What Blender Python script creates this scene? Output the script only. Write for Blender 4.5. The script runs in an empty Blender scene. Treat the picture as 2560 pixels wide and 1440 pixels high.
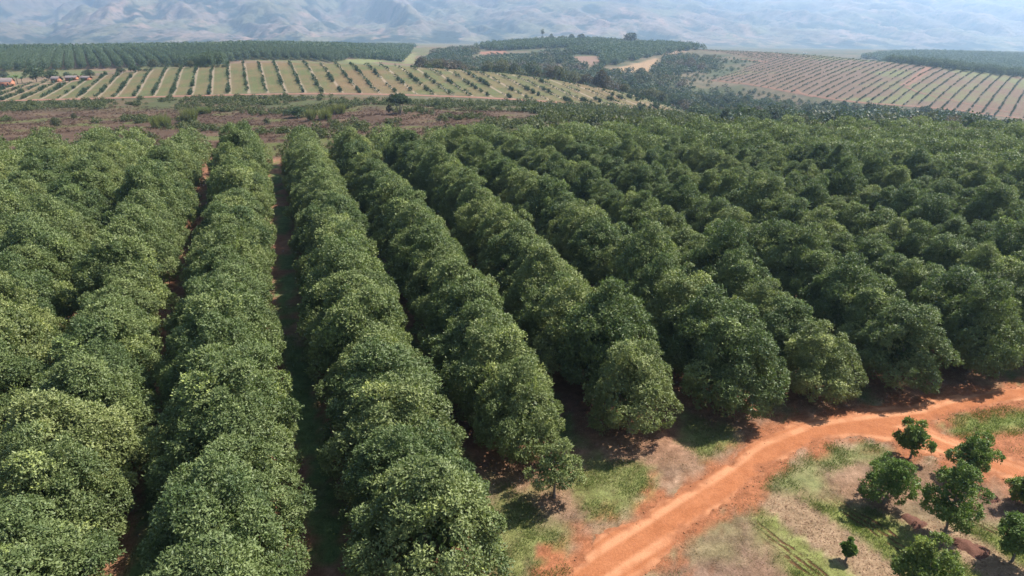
import bpy, math, random
import numpy as np
from math import radians as R

# ------------------------------------------------------------------ camera, sky, sun, exposure
S = bpy.context.scene
C = S.collection
CAM_H, PITCH, FPX = 27.0, 22.0, 1707.0
cam_d = bpy.data.cameras.new('camera'); cam = bpy.data.objects.new('camera', cam_d); C.objects.link(cam)
cam.location = (0, 0, CAM_H); cam.rotation_euler = (R(90 - PITCH), 0, 0)
cam_d.sensor_width = 36; cam_d.lens = 36 * FPX / 2560; cam_d.clip_start = 0.5; cam_d.clip_end = 40000
S.camera = cam
SUN_EL, SUN_AZ = 50.0, 62.0          # azimuth measured from +Y towards +X
w = bpy.data.worlds.new('World'); S.world = w; w.use_nodes = True
nt = w.node_tree; sky = nt.nodes.new('ShaderNodeTexSky'); sky.sky_type = 'NISHITA'
sky.sun_disc = False; sky.sun_elevation = R(SUN_EL); sky.sun_rotation = R(SUN_AZ)
sky.dust_density = 2.0; sky.altitude = 900
bg = nt.nodes['Background']; bg.inputs[1].default_value = 0.07
nt.links.new(sky.outputs[0], bg.inputs[0])
sd = bpy.data.lights.new('sun', 'SUN'); so = bpy.data.objects.new('sun', sd); C.objects.link(so)
sd.energy = 5.0; sd.angle = R(0.5); sd.color = (1, .95, .87)
so.rotation_euler = (R(90 - SUN_EL), 0, R(180 - SUN_AZ) + 0)
so.location = (60, 60, 120)
S.view_settings.view_transform = 'Standard'; S.view_settings.look = 'None'
S.view_settings.gamma = 1; S.view_settings.exposure = 1.2
S.render.engine = 'CYCLES'
S.cycles.max_bounces = 6; S.cycles.diffuse_bounces = 3; S.cycles.glossy_bounces = 2
S.cycles.transmission_bounces = 4; S.cycles.volume_bounces = 1; S.cycles.transparent_max_bounces = 4
S.cycles.use_denoising = True
HAZE = 2.1e-4

rng = np.random.default_rng(7)
PI = math.pi

# ------------------------------------------------------------------ noise
def _h(ix, iy, s):
    n = (ix * 374761393 + iy * 668265263 + s * 974634777) & 0xFFFFFFFF
    n = ((n ^ (n >> 13)) * 1274126177) & 0xFFFFFFFF
    return ((n ^ (n >> 16)) & 0xFFFF) / 65535.0
def vnoise(x, y, s=0):
    x = np.asarray(x, float); y = np.asarray(y, float)
    ix = np.floor(x).astype(np.int64); iy = np.floor(y).astype(np.int64)
    fx = x - ix; fy = y - iy; fx = fx * fx * fx * (fx * (fx * 6 - 15) + 10); fy = fy * fy * fy * (fy * (fy * 6 - 15) + 10)
    a = _h(ix, iy, s); b = _h(ix + 1, iy, s); c = _h(ix, iy + 1, s); d = _h(ix + 1, iy + 1, s)
    return (a + (b - a) * fx) * (1 - fy) + (c + (d - c) * fx) * fy
def fbm(x, y, s=0, o=4, g=.5):
    t = 0; a = 1; n = 0
    for k in range(o):
        t = t + a * vnoise(x * 2**k + 17.3 * k, y * 2**k - 9.1 * k, s + k); n += a; a *= g
    return t / n
def ss(a, b, x):
    t = np.clip((x - a) / (b - a), 0, 1); return t * t * (3 - 2 * t)
def mixc(a, b, t):
    a = np.asarray(a, float); b = np.asarray(b, float); t = np.asarray(t)[..., None]
    return a * (1 - t) + b * t

# ------------------------------------------------------------------ terrain from stations (distance, depression) along each bearing
CP, SP = math.cos(R(PITCH)), math.sin(R(PITCH))
def ray(px, py):
    x = (np.asarray(px, float) - 1280) / FPX; y = -(np.asarray(py, float) - 720) / FPX
    return x + 0 * y, CP + y * SP + 0 * x, -SP + y * CP + 0 * x
def edgeY(px): return np.interp(px, [-600, 0, 800, 1100, 1700, 2560, 3300], [135, 135, 135, 139, 150, 150, 152])
T = {  # bearing column : (distance, image row) of slopes and crests; hidden hollows included
 -300: [(210,325),(340,262),(430,226),(470,212),(540,186),(690,149),(1300,124),(1500,121),(2000,116),(2900,110)],
 0:    [(210,322),(340,256),(430,219),(470,207),(540,182),(690,148),(1300,124),(1500,121),(2000,116),(2900,110)],
 150:  [(212,320),(340,251),(430,203),(475,198),(545,178),(690,146),(1300,123),(1500,120),(2000,115),(2900,109)],
 300:  [(212,320),(340,247),(432,184),(480,182),(560,171),(695,144),(1300,122),(1500,120),(2000,114),(2900,109)],
 450:  [(213,318),(342,241),(436,169),(485,172),(580,164),(705,139),(1300,119),(1500,118),(2000,113),(2900,108)],
 650:  [(215,318),(345,236),(440,156),(490,160),(600,156),(725,130),(1300,117),(1500,116),(2000,112),(2900,107)],
 850:  [(217,305),(348,234),(440,160),(495,170),(610,165),(770,134),(1250,118),(1500,119),(2000,112),(2900,107)],
 1000: [(220,300),(350,237),(440,167),(500,180),(620,176),(850,150),(1200,124),(1500,121),(2000,112),(2900,108)],
 1150: [(220,298),(350,243),(438,175),(500,192),(620,182),(850,146),(1150,118),(1300,122),(2000,114),(2900,109)],
 1300: [(220,298),(345,251),(430,187),(500,204),(620,188),(850,140),(1100,106),(1300,118),(2000,114),(2900,110)],
 1450: [(222,298),(340,264),(412,211),(480,232),(600,200),(820,140),(1100,103),(1300,115),(2000,114),(2900,111)],
 1600: [(225,299),(335,279),(392,240),(460,262),(560,222),(760,160),(1050,111),(1250,125),(2000,119),(2900,112)],
 1750: [(230,312),(300,305),(400,295),(545,248),(600,205),(760,162),(950,124),(1200,135),(2000,124),(2900,114)],
 1900: [(236,312),(300,307),(390,297),(515,256),(560,216),(700,163),(850,131),(1050,145),(1500,131),(2900,118)],
 2050: [(240,312),(300,308),(380,299),(462,276),(500,242),(620,180),(760,140),(950,156),(1400,134),(2900,121)],
 2300: [(240,318),(300,313),(360,307),(415,296),(445,270),(520,215),(650,164),(780,180),(1350,133),(2900,127)],
 2560: [(240,324),(300,319),(345,314),(382,309),(405,298),(480,240),(590,194),(720,204),(1400,138),(2900,131)],
 2900: [(240,330),(300,325),(340,318),(365,312),(390,305),(450,262),(540,228),(680,224),(1400,144),(2900,134)],
}
APEX = 60.0
_cols = np.array(sorted(T)); _st = np.array([T[c] for c in _cols], float)
PXS = np.arange(-1500, 4060, 30)
def stat_world():
    out = []
    K = _st.shape[1]
    Xs, Ys, Zs = [], [], []
    e = edgeY(PXS)
    for q, yy in enumerate([-50, 20, 60, 100, None]):
        y = e if yy is None else np.full(len(PXS), float(yy))
        Xs.append((PXS - 1280) / FPX * (y + (8 if yy is None else APEX))); Ys.append(y); Zs.append(np.zeros(len(PXS)))
        if yy is not None: Xs[-1] = (PXS - 1280) / FPX * (y + APEX) * .93
    for k in range(K):
        Y = np.interp(PXS, _cols, _st[:, k, 0]); P = np.interp(PXS, _cols, _st[:, k, 1])
        ker = np.exp(-np.linspace(-2, 2, 9)**2); ker /= ker.sum()
        Y = np.convolve(np.pad(Y, 4, 'edge'), ker, 'valid'); P = np.convolve(np.pad(P, 4, 'edge'), ker, 'valid')
        dx, dy, dz = ray(PXS, P); t = Y / dy
        Xs.append(dx * t); Ys.append(Y); Zs.append(CAM_H + dz * t)
    return np.array(Xs), np.array(Ys), np.array(Zs)
NU, NV = 900, 880
UG = np.linspace(-1.6, 1.6, NU); LV = np.linspace(math.log(14), math.log(3300), NV); VG = np.exp(LV)
def pchip(x, y, xi):
    h = np.diff(x); d = np.diff(y) / h; m = np.zeros(len(x))
    for k in range(1, len(x) - 1):
        if d[k-1] * d[k] > 0:
            w1 = 2 * h[k] + h[k-1]; w2 = h[k] + 2 * h[k-1]; m[k] = (w1 + w2) / (w1 / d[k-1] + w2 / d[k])
    m[0] = 0; m[-1] = d[-1]
    i = np.clip(np.searchsorted(x, xi) - 1, 0, len(x) - 2); t = (xi - x[i]) / h[i]
    t2 = t * t; t3 = t2 * t
    r = (2*t3 - 3*t2 + 1) * y[i] + (t3 - 2*t2 + t) * h[i] * m[i] + (-2*t3 + 3*t2) * y[i+1] + (t3 - t2) * h[i] * m[i+1]
    r = np.where(xi > x[-1], y[-1] + (xi - x[-1]) * d[-1], r); return np.where(xi < x[0], y[0], r)
sx, sy, sz = stat_world()
su = sx / (sy + APEX)
Yk = np.array([np.interp(UG, su[k], sy[k]) for k in range(len(sx))]); Zk = np.array([np.interp(UG, su[k], sz[k]) for k in range(len(sx))])
ZG = np.zeros((NV, NU))
for j in range(NU): ZG[:, j] = pchip(Yk[:, j] + APEX, Zk[:, j], VG)
_V, _U = np.meshgrid(VG, UG, indexing='ij'); GX = _U * _V; GY = _V - APEX
far = ss(150, 400, GY)
ZG += (fbm(GX / 3.1, GY / 3.1, 3, 3) - .5) * .28 * (1 - far) + (fbm(GX / 38, GY / 38, 5, 4) - .5) * 3.2 * ss(500, 1200, GY) + (fbm(GX / 25, GY / 25, 6, 4) - .5) * 2.2 * ss(150, 200, GY) * (1 - ss(290, 340, GY))
def Z(x, y):
    x = np.asarray(x, float); y = np.asarray(y, float)
    v = np.maximum(y + APEX, 14.01); i = np.clip((np.log(v) - LV[0]) / (LV[1] - LV[0]), 0, NV - 1.001); j = np.clip((x / v - UG[0]) / (UG[1] - UG[0]), 0, NU - 1.001)
    i0 = i.astype(int); j0 = j.astype(int); a = i - i0; b = j - j0
    return (ZG[i0, j0] * (1-b) + ZG[i0, j0+1] * b) * (1-a) + (ZG[i0+1, j0] * (1-b) + ZG[i0+1, j0+1] * b) * a
TT = np.exp(np.linspace(math.log(18), math.log(3100), 1500))
def gp(px, py):
    """first ground point along the bearing / slope of a surveyed direction"""
    px = np.atleast_1d(np.asarray(px, float)); py = np.atleast_1d(np.asarray(py, float)); out = np.zeros((len(px), 3))
    dx, dy, dz = ray(px, py)
    for k in range(len(px)):
        t = TT / dy[k]; x = dx[k] * t; y = TT; z = CAM_H + dz[k] * t; g = Z(x, y); b = np.nonzero(z <= g)[0]
        i = b[0] if len(b) else len(TT) - 1
        if i > 0:
            d0 = z[i-1] - g[i-1]; d1 = g[i] - z[i]; a = d0 / max(d0 + d1, 1e-9); xx = x[i-1] + a * (x[i] - x[i-1]); yy = y[i-1] + a * (y[i] - y[i-1])
        else: xx, yy = x[0], y[0]
        out[k] = (xx, yy, Z(xx, yy))
    return out
def poly(pts, n=6):
    p = np.array(pts, float); q = []
    for a in range(len(p)):
        b = (a + 1) % len(p)
        for s in range(n): q.append(p[a] + (p[b] - p[a]) * s / n)
    q = np.array(q); return gp(q[:, 0], q[:, 1])[:, :2]
def inside(P, x, y):
    x = np.asarray(x); r = np.zeros(x.shape, bool)
    bb = (x >= P[:, 0].min()) & (x <= P[:, 0].max()) & (y >= P[:, 1].min()) & (y <= P[:, 1].max())
    xb, yb = x[bb], y[bb]; rr = np.zeros(xb.shape, bool)
    for a in range(len(P)):
        x1, y1 = P[a]; x2, y2 = P[(a + 1) % len(P)]
        if y1 == y2: continue
        c = ((y1 > yb) != (y2 > yb)) & (xb < (x2 - x1) * (yb - y1) / (y2 - y1) + x1); rr ^= c
    r[bb] = rr; return r
def sdist(P, x, y, closed=True, lim=30):
    """distance to outline, negative inside"""
    x = np.asarray(x, float); y = np.asarray(y, float); d = np.full(x.shape, float(lim))
    bb = (x >= P[:, 0].min() - lim) & (x <= P[:, 0].max() + lim) & (y >= P[:, 1].min() - lim) & (y <= P[:, 1].max() + lim)
    xb, yb = x[bb], y[bb]; m = np.full(xb.shape, float(lim))
    for a in range(len(P) if closed else len(P) - 1):
        x1, y1 = P[a]; x2, y2 = P[(a + 1) % len(P)]; ex, ey = x2 - x1, y2 - y1; L = ex*ex + ey*ey + 1e-9
        t = np.clip(((xb - x1) * ex + (yb - y1) * ey) / L, 0, 1); m = np.minimum(m, np.hypot(xb - x1 - t * ex, yb - y1 - t * ey))
    d[bb] = m
    if closed: d = np.where(inside(P, x, y), -d, d)
    return d

# ------------------------------------------------------------------ near orchard rows (table of X at several Y)
RY = np.array([10, 30, 45, 60, 85, 110, 130, 175], float)
ROWS = {
 -5: [-62,-72,-77,-84,-95,-106,-113,-128], -4: [-52,-60.5,-65.5,-71.5,-82,-93,-100,-115], -3: [-43,-50.5,-55,-61,-71,-81.5,-88,-103],
 -2: [-34.5,-41,-45.5,-51.5,-61.5,-71.5,-78,-93], -1: [-27,-33.6,-38.8,-45,-55,-64,-71,-86],
 0: [-18,-24.6,-30,-36.4,-46,-55,-61,-76], 1: [-9.4,-15.1,-21.4,-26.9,-35.1,-43.8,-50.6,-66.5], 2: [0,-4.9,-10.7,-15.9,-23.9,-32.8,-40,-55],
 3: [8.5,2.4,-2.0,-6.7,-15.0,-24.6,-31.8,-48], 4: [16,11.2,6.6,2.2,-5.5,-15.5,-23.3,-39], 5: [22,18.6,15.7,12.2,4.4,-5.7,-13.6,-30],
 6: [27,25.4,23.3,20.6,13.8,4.1,-4.2,-20], 7: [32,31,30.3,28.6,22.9,13.8,5.5,-11], 8: [38,37.5,37.0,36.2,31.6,23,15,-1], 9: [44,44,43.7,43.6,40.2,32.2,24.5,9]}
for r in range(10, 30): ROWS[r] = [a + b for a, b in zip(ROWS[r-1], [6.3,6.4,6.7,7.1,8.4,9.2,9.6,10.2])]
for r in range(-6, -12, -1): ROWS[r] = [a - b for a, b in zip(ROWS[r+1], [9.5,10.5,11,11.5,12,12.5,13,13.5])]
def rowx(r, y): return np.interp(y, RY, ROWS[r])
NEAR = {2: 26.3, 3: 37.6, 4: 40.4, 5: 43.6, 6: 45.3, 7: 46.8, 8: 48.6, 9: 51.2}
def near_end(r):
    if r in NEAR: return NEAR[r]
    if r < 2: return 17.0
    return 51.2 + (r - 9) * 1.9
_rk = sorted(ROWS)
def lane(x, y):
    """continuous row coordinate: whole numbers on the tree lines, halves mid lane"""
    x = np.asarray(x, float); yy = np.clip(y, 10, 175); X = np.array([np.interp(yy, RY, ROWS[r]) for r in _rk]); o = np.full(x.shape, -20.0)
    for a in range(len(_rk) - 1):
        m = (x >= X[a]) & (x < X[a+1]); o = np.where(m, _rk[a] + (x - X[a]) / (X[a+1] - X[a]), o)
    return o

# ------------------------------------------------------------------ mesh + material helpers
def mesh_obj(name, V, F, mat, parent=None, attrs=None, smooth=False, link=True):
    me = bpy.data.meshes.new(name); V = np.asarray(V, np.float32); F = np.asarray(F, np.int32); n = F.shape[1]
    me.vertices.add(len(V)); me.vertices.foreach_set('co', V.ravel())
    me.loops.add(F.size); me.loops.foreach_set('vertex_index', F.ravel())
    me.polygons.add(len(F)); me.polygons.foreach_set('loop_start', np.arange(0, F.size, n, dtype=np.int32))
    if smooth: me.polygons.foreach_set('use_smooth', np.ones(len(F), bool))
    for k, a in (attrs or {}).items():
        a = np.asarray(a, np.float32)
        if a.ndim == 1: at = me.attributes.new(k, 'FLOAT', 'POINT'); at.data.foreach_set('value', a)
        else: at = me.attributes.new(k, 'FLOAT_COLOR', 'POINT'); at.data.foreach_set('color', np.c_[a, np.ones(len(a))].astype(np.float32).ravel())
    me.update(calc_edges=True); me.validate()
    for m in (mat if isinstance(mat, (list, tuple)) else [mat]): me.materials.append(m)
    o = bpy.data.objects.new(name, me)
    if link: C.objects.link(o)
    if parent: o.parent = parent
    return o
def tag(o, label=None, cat=None, group=None, kind=None):
    for k, v in (('label', label), ('category', cat), ('group', group), ('kind', kind)):
        if v: o[k] = v
    return o
def empty(name, loc, rz=0, s=1):
    o = bpy.data.objects.new(name, None); C.objects.link(o); o.location = loc; o.rotation_euler = (0, 0, rz); o.empty_display_size = .3
    o.scale = (s, s, s) if not hasattr(s, '__len__') else s; return o
class Mat:
    def __init__(s, name, rough=.8, spec=.3):
        s.m = bpy.data.materials.new(name); s.m.use_nodes = True; s.t = s.m.node_tree; s.b = s.t.nodes['Principled BSDF']; s.out = s.t.nodes['Material Output']
        s.b.inputs['Roughness'].default_value = rough; s.b.inputs['Specular IOR Level'].default_value = spec
    def n(s, ty, **k):
        x = s.t.nodes.new(ty)
        for a, b in k.items(): setattr(x, a, b)
        return x
    def l(s, a, b): s.t.links.new(a, b)
    def val(s, x, sock):
        if hasattr(x, 'links'): s.l(x, sock)
        elif isinstance(x, (tuple, list)): sock.default_value = (*x, 1) if len(x) == 3 else x
        else: sock.default_value = x
    def mix(s, f, a, b, mode='MIX'):
        x = s.n('ShaderNodeMix', data_type='RGBA', blend_type=mode); s.val(f, x.inputs[0]); s.val(a, x.inputs[6]); s.val(b, x.inputs[7]); return x.outputs[2]
    def math(s, op, a, b=0, c=0, clamp=False):
        x = s.n('ShaderNodeMath', operation=op, use_clamp=clamp); s.val(a, x.inputs[0]); s.val(b, x.inputs[1]); s.val(c, x.inputs[2]); return x.outputs[0]
    def noise(s, scale, det=4, rough=.6, vec=None, dist=0):
        x = s.n('ShaderNodeTexNoise'); x.inputs['Scale'].default_value = scale; x.inputs['Detail'].default_value = det; x.inputs['Roughness'].default_value = rough; x.inputs['Distortion'].default_value = dist
        if vec is None:
            if not hasattr(s, 'tc'): s.tc = s.n('ShaderNodeTexCoord').outputs['Object']
            vec = s.tc
        s.l(vec, x.inputs['Vector']); return x.outputs['Fac']
    def mr(s, x, a, b, c=0, d=1):
        q = s.n('ShaderNodeMapRange'); s.val(x, q.inputs[0]); s.val(a, q.inputs[1]); s.val(b, q.inputs[2]); s.val(c, q.inputs[3]); s.val(d, q.inputs[4]); return q.outputs[0]
    def attr(s, name, out='Color'):
        return s.n('ShaderNodeAttribute', attribute_name=name).outputs[out]
    def bump(s, h, strength=.5, dist=.1):
        x = s.n('ShaderNodeBump'); x.inputs['Strength'].default_value = strength; x.inputs['Distance'].default_value = dist; s.l(h, x.inputs['Height']); s.l(x.outputs[0], s.b.inputs['Normal'])
    def col(s, c): s.val(c, s.b.inputs['Base Color']); return s.m
def leaf_mat(name, dark, light, young=(.16, .2, .05), rough=.5, trans=.25, var=.35):
    M = Mat(name, max(rough, .52), .24)
    lv = M.attr('lv', 'Fac'); oi = M.n('ShaderNodeObjectInfo').outputs['Random']
    c = M.mix(M.mr(lv, 0, .9), dark, light); c = M.mix(M.mr(lv, .93, 1.0), c, young)
    v = M.mr(oi, 0, 1, 1 - var / 2, 1 + var / 2); hs = M.n('ShaderNodeHueSaturation'); M.l(M.mr(oi, 0, 1, .520, .482), hs.inputs['Hue']); M.l(v, hs.inputs['Value']); M.l(c, hs.inputs['Color'])
    M.l(hs.outputs[0], M.b.inputs['Base Color'])
    tr = M.n('ShaderNodeBsdfTranslucent'); M.l(M.mix(1.0, hs.outputs[0], (1.25, 1.45, .6), 'MULTIPLY'), tr.inputs[0])
    mx = M.n('ShaderNodeMixShader'); mx.inputs[0].default_value = trans; M.l(M.b.outputs[0], mx.inputs[1]); M.l(tr.outputs[0], mx.inputs[2]); M.l(mx.outputs[0], M.out.inputs[0])
    return M.m

# ------------------------------------------------------------------ ground colouring
RED = (.26, .092, .038); VERGE = (.185, .112, .072); GRASS = (.095, .115, .038); LITTER = (.15, .075, .05); BURNT = (.100, .062, .042)
ROADP = poly([(1380,1520),(1425,1400),(1490,1335),(1562,1303),(1640,1252),(1745,1202),(1861,1118),(1930,1072),(2010,1046),(2110,1030),(2200,1014),(2300,996),(2440,978),(2600,955),
   (2600,1000),(2445,1028),(2386,1040),(2330,1062),(2351,1086),(2406,1104),(2464,1119),(2600,1160),(2600,1245),(2538,1218),(2483,1191),(2400,1160),(2328,1137),(2273,1130),(2238,1108),(2153,1098),(2056,1108),(1989,1135),(1912,1185),(1880,1222),(1764,1303),(1700,1360),(1624,1440),(1560,1520)], 4)
REDPATCH = poly([(2464,1119),(2480,1090),(2600,1070),(2600,1200)])
G_R = poly([(2335,1056),(2400,1035),(2470,1024),(2600,1000),(2600,1076),(2460,1112),(2390,1092)])
G_A = poly([(1900,1220),(1985,1150),(2070,1112),(2160,1100),(2225,1112),(2205,1150),(2140,1160),(2060,1185),(2040,1230),(1960,1240)])
G_L = poly([(1400,1190),(1500,1140),(1600,1160),(1640,1215),(1600,1280),(1540,1300),(1470,1290),(1430,1240)])
G_B = poly([(1230,1190),(1300,1230),(1400,1330),(1430,1440),(1280,1460),(1250,1330)])
G_M = poly([(1720,1040),(1830,1070),(1850,1110),(1760,1150),(1700,1110)])
PALE = poly([(1990,1300),(2090,1330),(2180,1400),(2160,1460),(2070,1440),(1990,1370)])
def crest(k, p0, p1, add=5):
    m = (PXS >= p0) & (PXS <= p1); return np.c_[sx[k][m], sy[k][m] + add]
HILL_A = np.r_[gp([-500,0,300,500,700,850,1000,1150,1250,1350,1500,1640,1780], [262,252,243,237,232,232,234,239,244,251,266,278,285])[:, :2], crest(7, -500, 1760)[::-1]]
HILL_B = np.r_[gp([1755,1800,1850,1905,1850,1775,1900,2000,2150,2350,2560,2900], [126,131,140,152,175,201,217,236,258,273,297,330])[:, :2], crest(11, 1760, 2900)[::-1]]
TAN = poly([(1515,176),(1580,160),(1640,146),(1655,160),(1620,180),(1560,182)])
CLR = [poly(p) for p in ([(860,150),(905,146),(965,153),(900,160)], [(1016,135),(1040,132),(1035,158),(1010,160)], [(1190,130),(1260,126),(1270,136),(1215,140)], [(1380,142),(1500,140),(1505,170),(1420,150)], [(1440,112),(1480,110),(1460,116)], [(1690,138),(1740,120),(1700,120),(1650,140)])]
MINI = poly([(1170,150),(1230,135),(1330,138),(1300,150),(1240,165)])
LAWN2 = poly([(0,240),(60,225),(250,203),(250,212),(0,262)])
VILL = poly([(-100,222),(0,222),(240,198),(250,188),(100,195),(-100,200)])
def near_colour(x, y):
    n1 = fbm(x / 1.7, y / 1.7, 11, 4); n2 = fbm(x / .45, y / .45, 13, 3); n3 = fbm(x / 6, y / 6, 15, 3); n4 = fbm(x / .9, y / .9, 17, 3)
    c = mixc(VERGE, (.17, .108, .078), ss(.35, .65, n3)); c = mixc(c, (.30, .20, .14), ss(.5, .75, n1) * .7)
    c = mixc(c, GRASS, ss(.50, .66, n1 * .5 + n3 * .5) * .45)
    c = mixc(c, (.10, .065, .045), ss(.52, .68, n4) * .6)
    ln = lane(x, y); fr = np.abs(ln - np.round(ln)); orch = np.zeros(x.shape)
    for r in _rk:
        orch = np.where(np.round(ln) == r, ss(near_end(r) - 5, near_end(r) + 1, y), orch)
    orch *= (ln > -19)
    c = mixc(c, mixc(LITTER, (.23, .11, .065), ss(.4, .7, n1)), orch * .85 * ss(0, .1, .5 - fr + n1 * .1))
    c = mixc(c, (.075, .112, .040), orch * ss(.34, .44, fr + (n2 - .5) * .15) * ss(.40, .52, n3 * .6 + n1 * .4))
    for P, s, col in ((G_R, .9, (.13, .16, .045)), (G_A, .75, (.13, .155, .06)), (G_L, .8, (.12, .15, .045)), (G_B, .8, (.125, .145, .045)), (G_M, .7, (.13, .18, .05)), (PALE, .7, (.34, .25, .18))):
        d = sdist(P, x, y, lim=6); c = mixc(c, col, s * ss(.9, -.7, d + (n1 - .5) * 3.2) * ss(.30, .52, n2 * .5 + n1 * .5 + .06))
    # young planting strips: along direction (0.40,-0.92)
    a = np.array([.35, -.937]); perp = (x - 24.1) * .866 + (y - 30.2) * .5
    m = ss(33.5, 31.5, y + .25 * (x - 20) + (n1 - .5) * 2) * ss(13.2, 14.8, x + (n1 - .5) * 2)
    ph = np.mod(perp / 5.8 + (n1 - .5) * .07, 1)
    c = mixc(c, (.22, .15, .095), m * (ss(.26, .16, np.minimum(ph, 1 - ph))))
    c = mixc(c, (.13, .155, .04), m * ss(.20, .28, np.minimum(ph, 1 - ph) + (n2 - .5) * .12) * .85)
    d = sdist(ROADP, x, y, lim=8); c = mixc(c, (.235, .092, .045), ss(1.3, -.1, d + (n1 - .5) * 4.2 + (n2 - .5) * 1.6))
    d = sdist(REDPATCH, x, y, lim=4); c = mixc(c, (.25, .10, .05), ss(1.0, -.5, d + (n1 - .5) * 2))
    return c * (.82 + .36 * n2)[..., None]
def far_colour(x, y, z):
    n1 = fbm(x / 9, y / 9, 21, 5); n2 = fbm(x / 40, y / 40, 23, 4); n3 = fbm(x / 3, y / 3, 25, 3)
    u = x / y
    c = mixc((.10, .115, .06), (.19, .155, .10), ss(.38, .62, n2)); c = mixc(c, (.06, .075, .045), ss(.45, .7, n1) * .5)
    # burnt strip
    b = ss(128, 140, y) * ss(330, 285, y + 25 * (n1 - .5)) * ss(.12, -.02, u + (n2 - .5) * .15)
    cb = mixc(BURNT, (.145, .095, .062), ss(.35, .7, n1)); cb = mixc(cb, (.12, .13, .045), ss(.56, .68, n2 * .5 + n1 * .5 + .10 * ss(240, 320, y)))
    c = mixc(c, cb, b)
    c = mixc(c, mixc((.095, .105, .045), (.14, .105, .06), ss(.4, .65, n1)), ss(262, 300, y + 40 * (n2 - .5)) * ss(345, 330, y) * ss(.35, .15, u))
    c = mixc(c, (.30, .21, .14), ss(2, -4, sdist(VILL, x, y)) * .8)
    fl = mixc((.24, .16, .11), (.16, .17, .075), ss(.4, .6, n2)); c = mixc(c, fl, ss(470, 500, y) * ss(0.0, -.12, u) * .9)
    for P, col, s in ((TAN, (.40, .27, .16), .95), (MINI, (.17, .19, .09), .8)): c = mixc(c, np.array(col) , s * ss(4, -4, sdist(P, x, y) + (n1 - .5) * 8))
    for k, P in enumerate(CLR): c = mixc(c, ((.22, .24, .10), (.26, .26, .12), (.40, .20, .14), (.30, .19, .14), (.40, .24, .17), (.40, .27, .19))[k], .85 * ss(3, -3, sdist(P, x, y) + (n1 - .5) * 6))
    a = ss(2.5, -2.5, sdist(HILL_A, x, y) + (n1 - .5) * 3); g = mixc((.135, .15, .062), (.185, .155, .075), ss(.35, .65, n1)); g = mixc(g, (.25, .15, .09), ss(.5, .7, n2) * .5)
    c = mixc(c, g, a)
    b2 = ss(2.5, -2.5, sdist(HILL_B, x, y) + (n1 - .5) * 3)
    g2 = mixc((.185, .19, .085), (.20, .132, .092), ss(.38, .58, n2 * .7 + n1 * .3 + .12 * ss(.75, .35, u))); c = mixc(c, g2, b2)
    return c * (.85 + .3 * n3)[..., None] * .66, a, b2
X_, Y_, Z_ = GX.ravel(), GY.ravel(), ZG.ravel()
colr = np.zeros((len(X_), 3)); fa = np.zeros(len(X_)); fb = np.zeros(len(X_))
mN = Y_ < 175; mF = Y_ >= 125
cN = near_colour(X_[mN], Y_[mN]); cF, a_, b_ = far_colour(X_[mF], Y_[mF], Z_[mF])
fa[mF] = a_; fb[mF] = b_
full = np.zeros((len(X_), 3)); full[mN] = cN; fullF = np.zeros((len(X_), 3)); fullF[mF] = cF
pxu = 1280 + FPX * X_ / np.maximum(Y_, 10); wF = ss(-2, 4, Y_ - edgeY(pxu))
wF = np.where(Y_ < 126, 0, wF); wF = np.where(Y_ > 174, 1, wF)
colr = mixc(full, fullF, wF)
HA_D, HA_P = -.375, 9.4      # planting direction (dX/dY) and spacing, green hill
HB_D, HB_P = .78, 9.2        # right hill
pa = (X_ - HA_D * Y_) / HA_P; pb = (X_ - HB_D * Y_) / HB_P
pf = ((X_ - 24.1) * .866 + (Y_ - 30.2) * .5) / 5.8; mf = ss(33.5, 31.5, Y_ + .25 * (X_ - 20)) * ss(13.4, 15, X_) * (Y_ < 40) * ss(.5, 2.0, sdist(ROADP, X_, Y_, lim=8))
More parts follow.
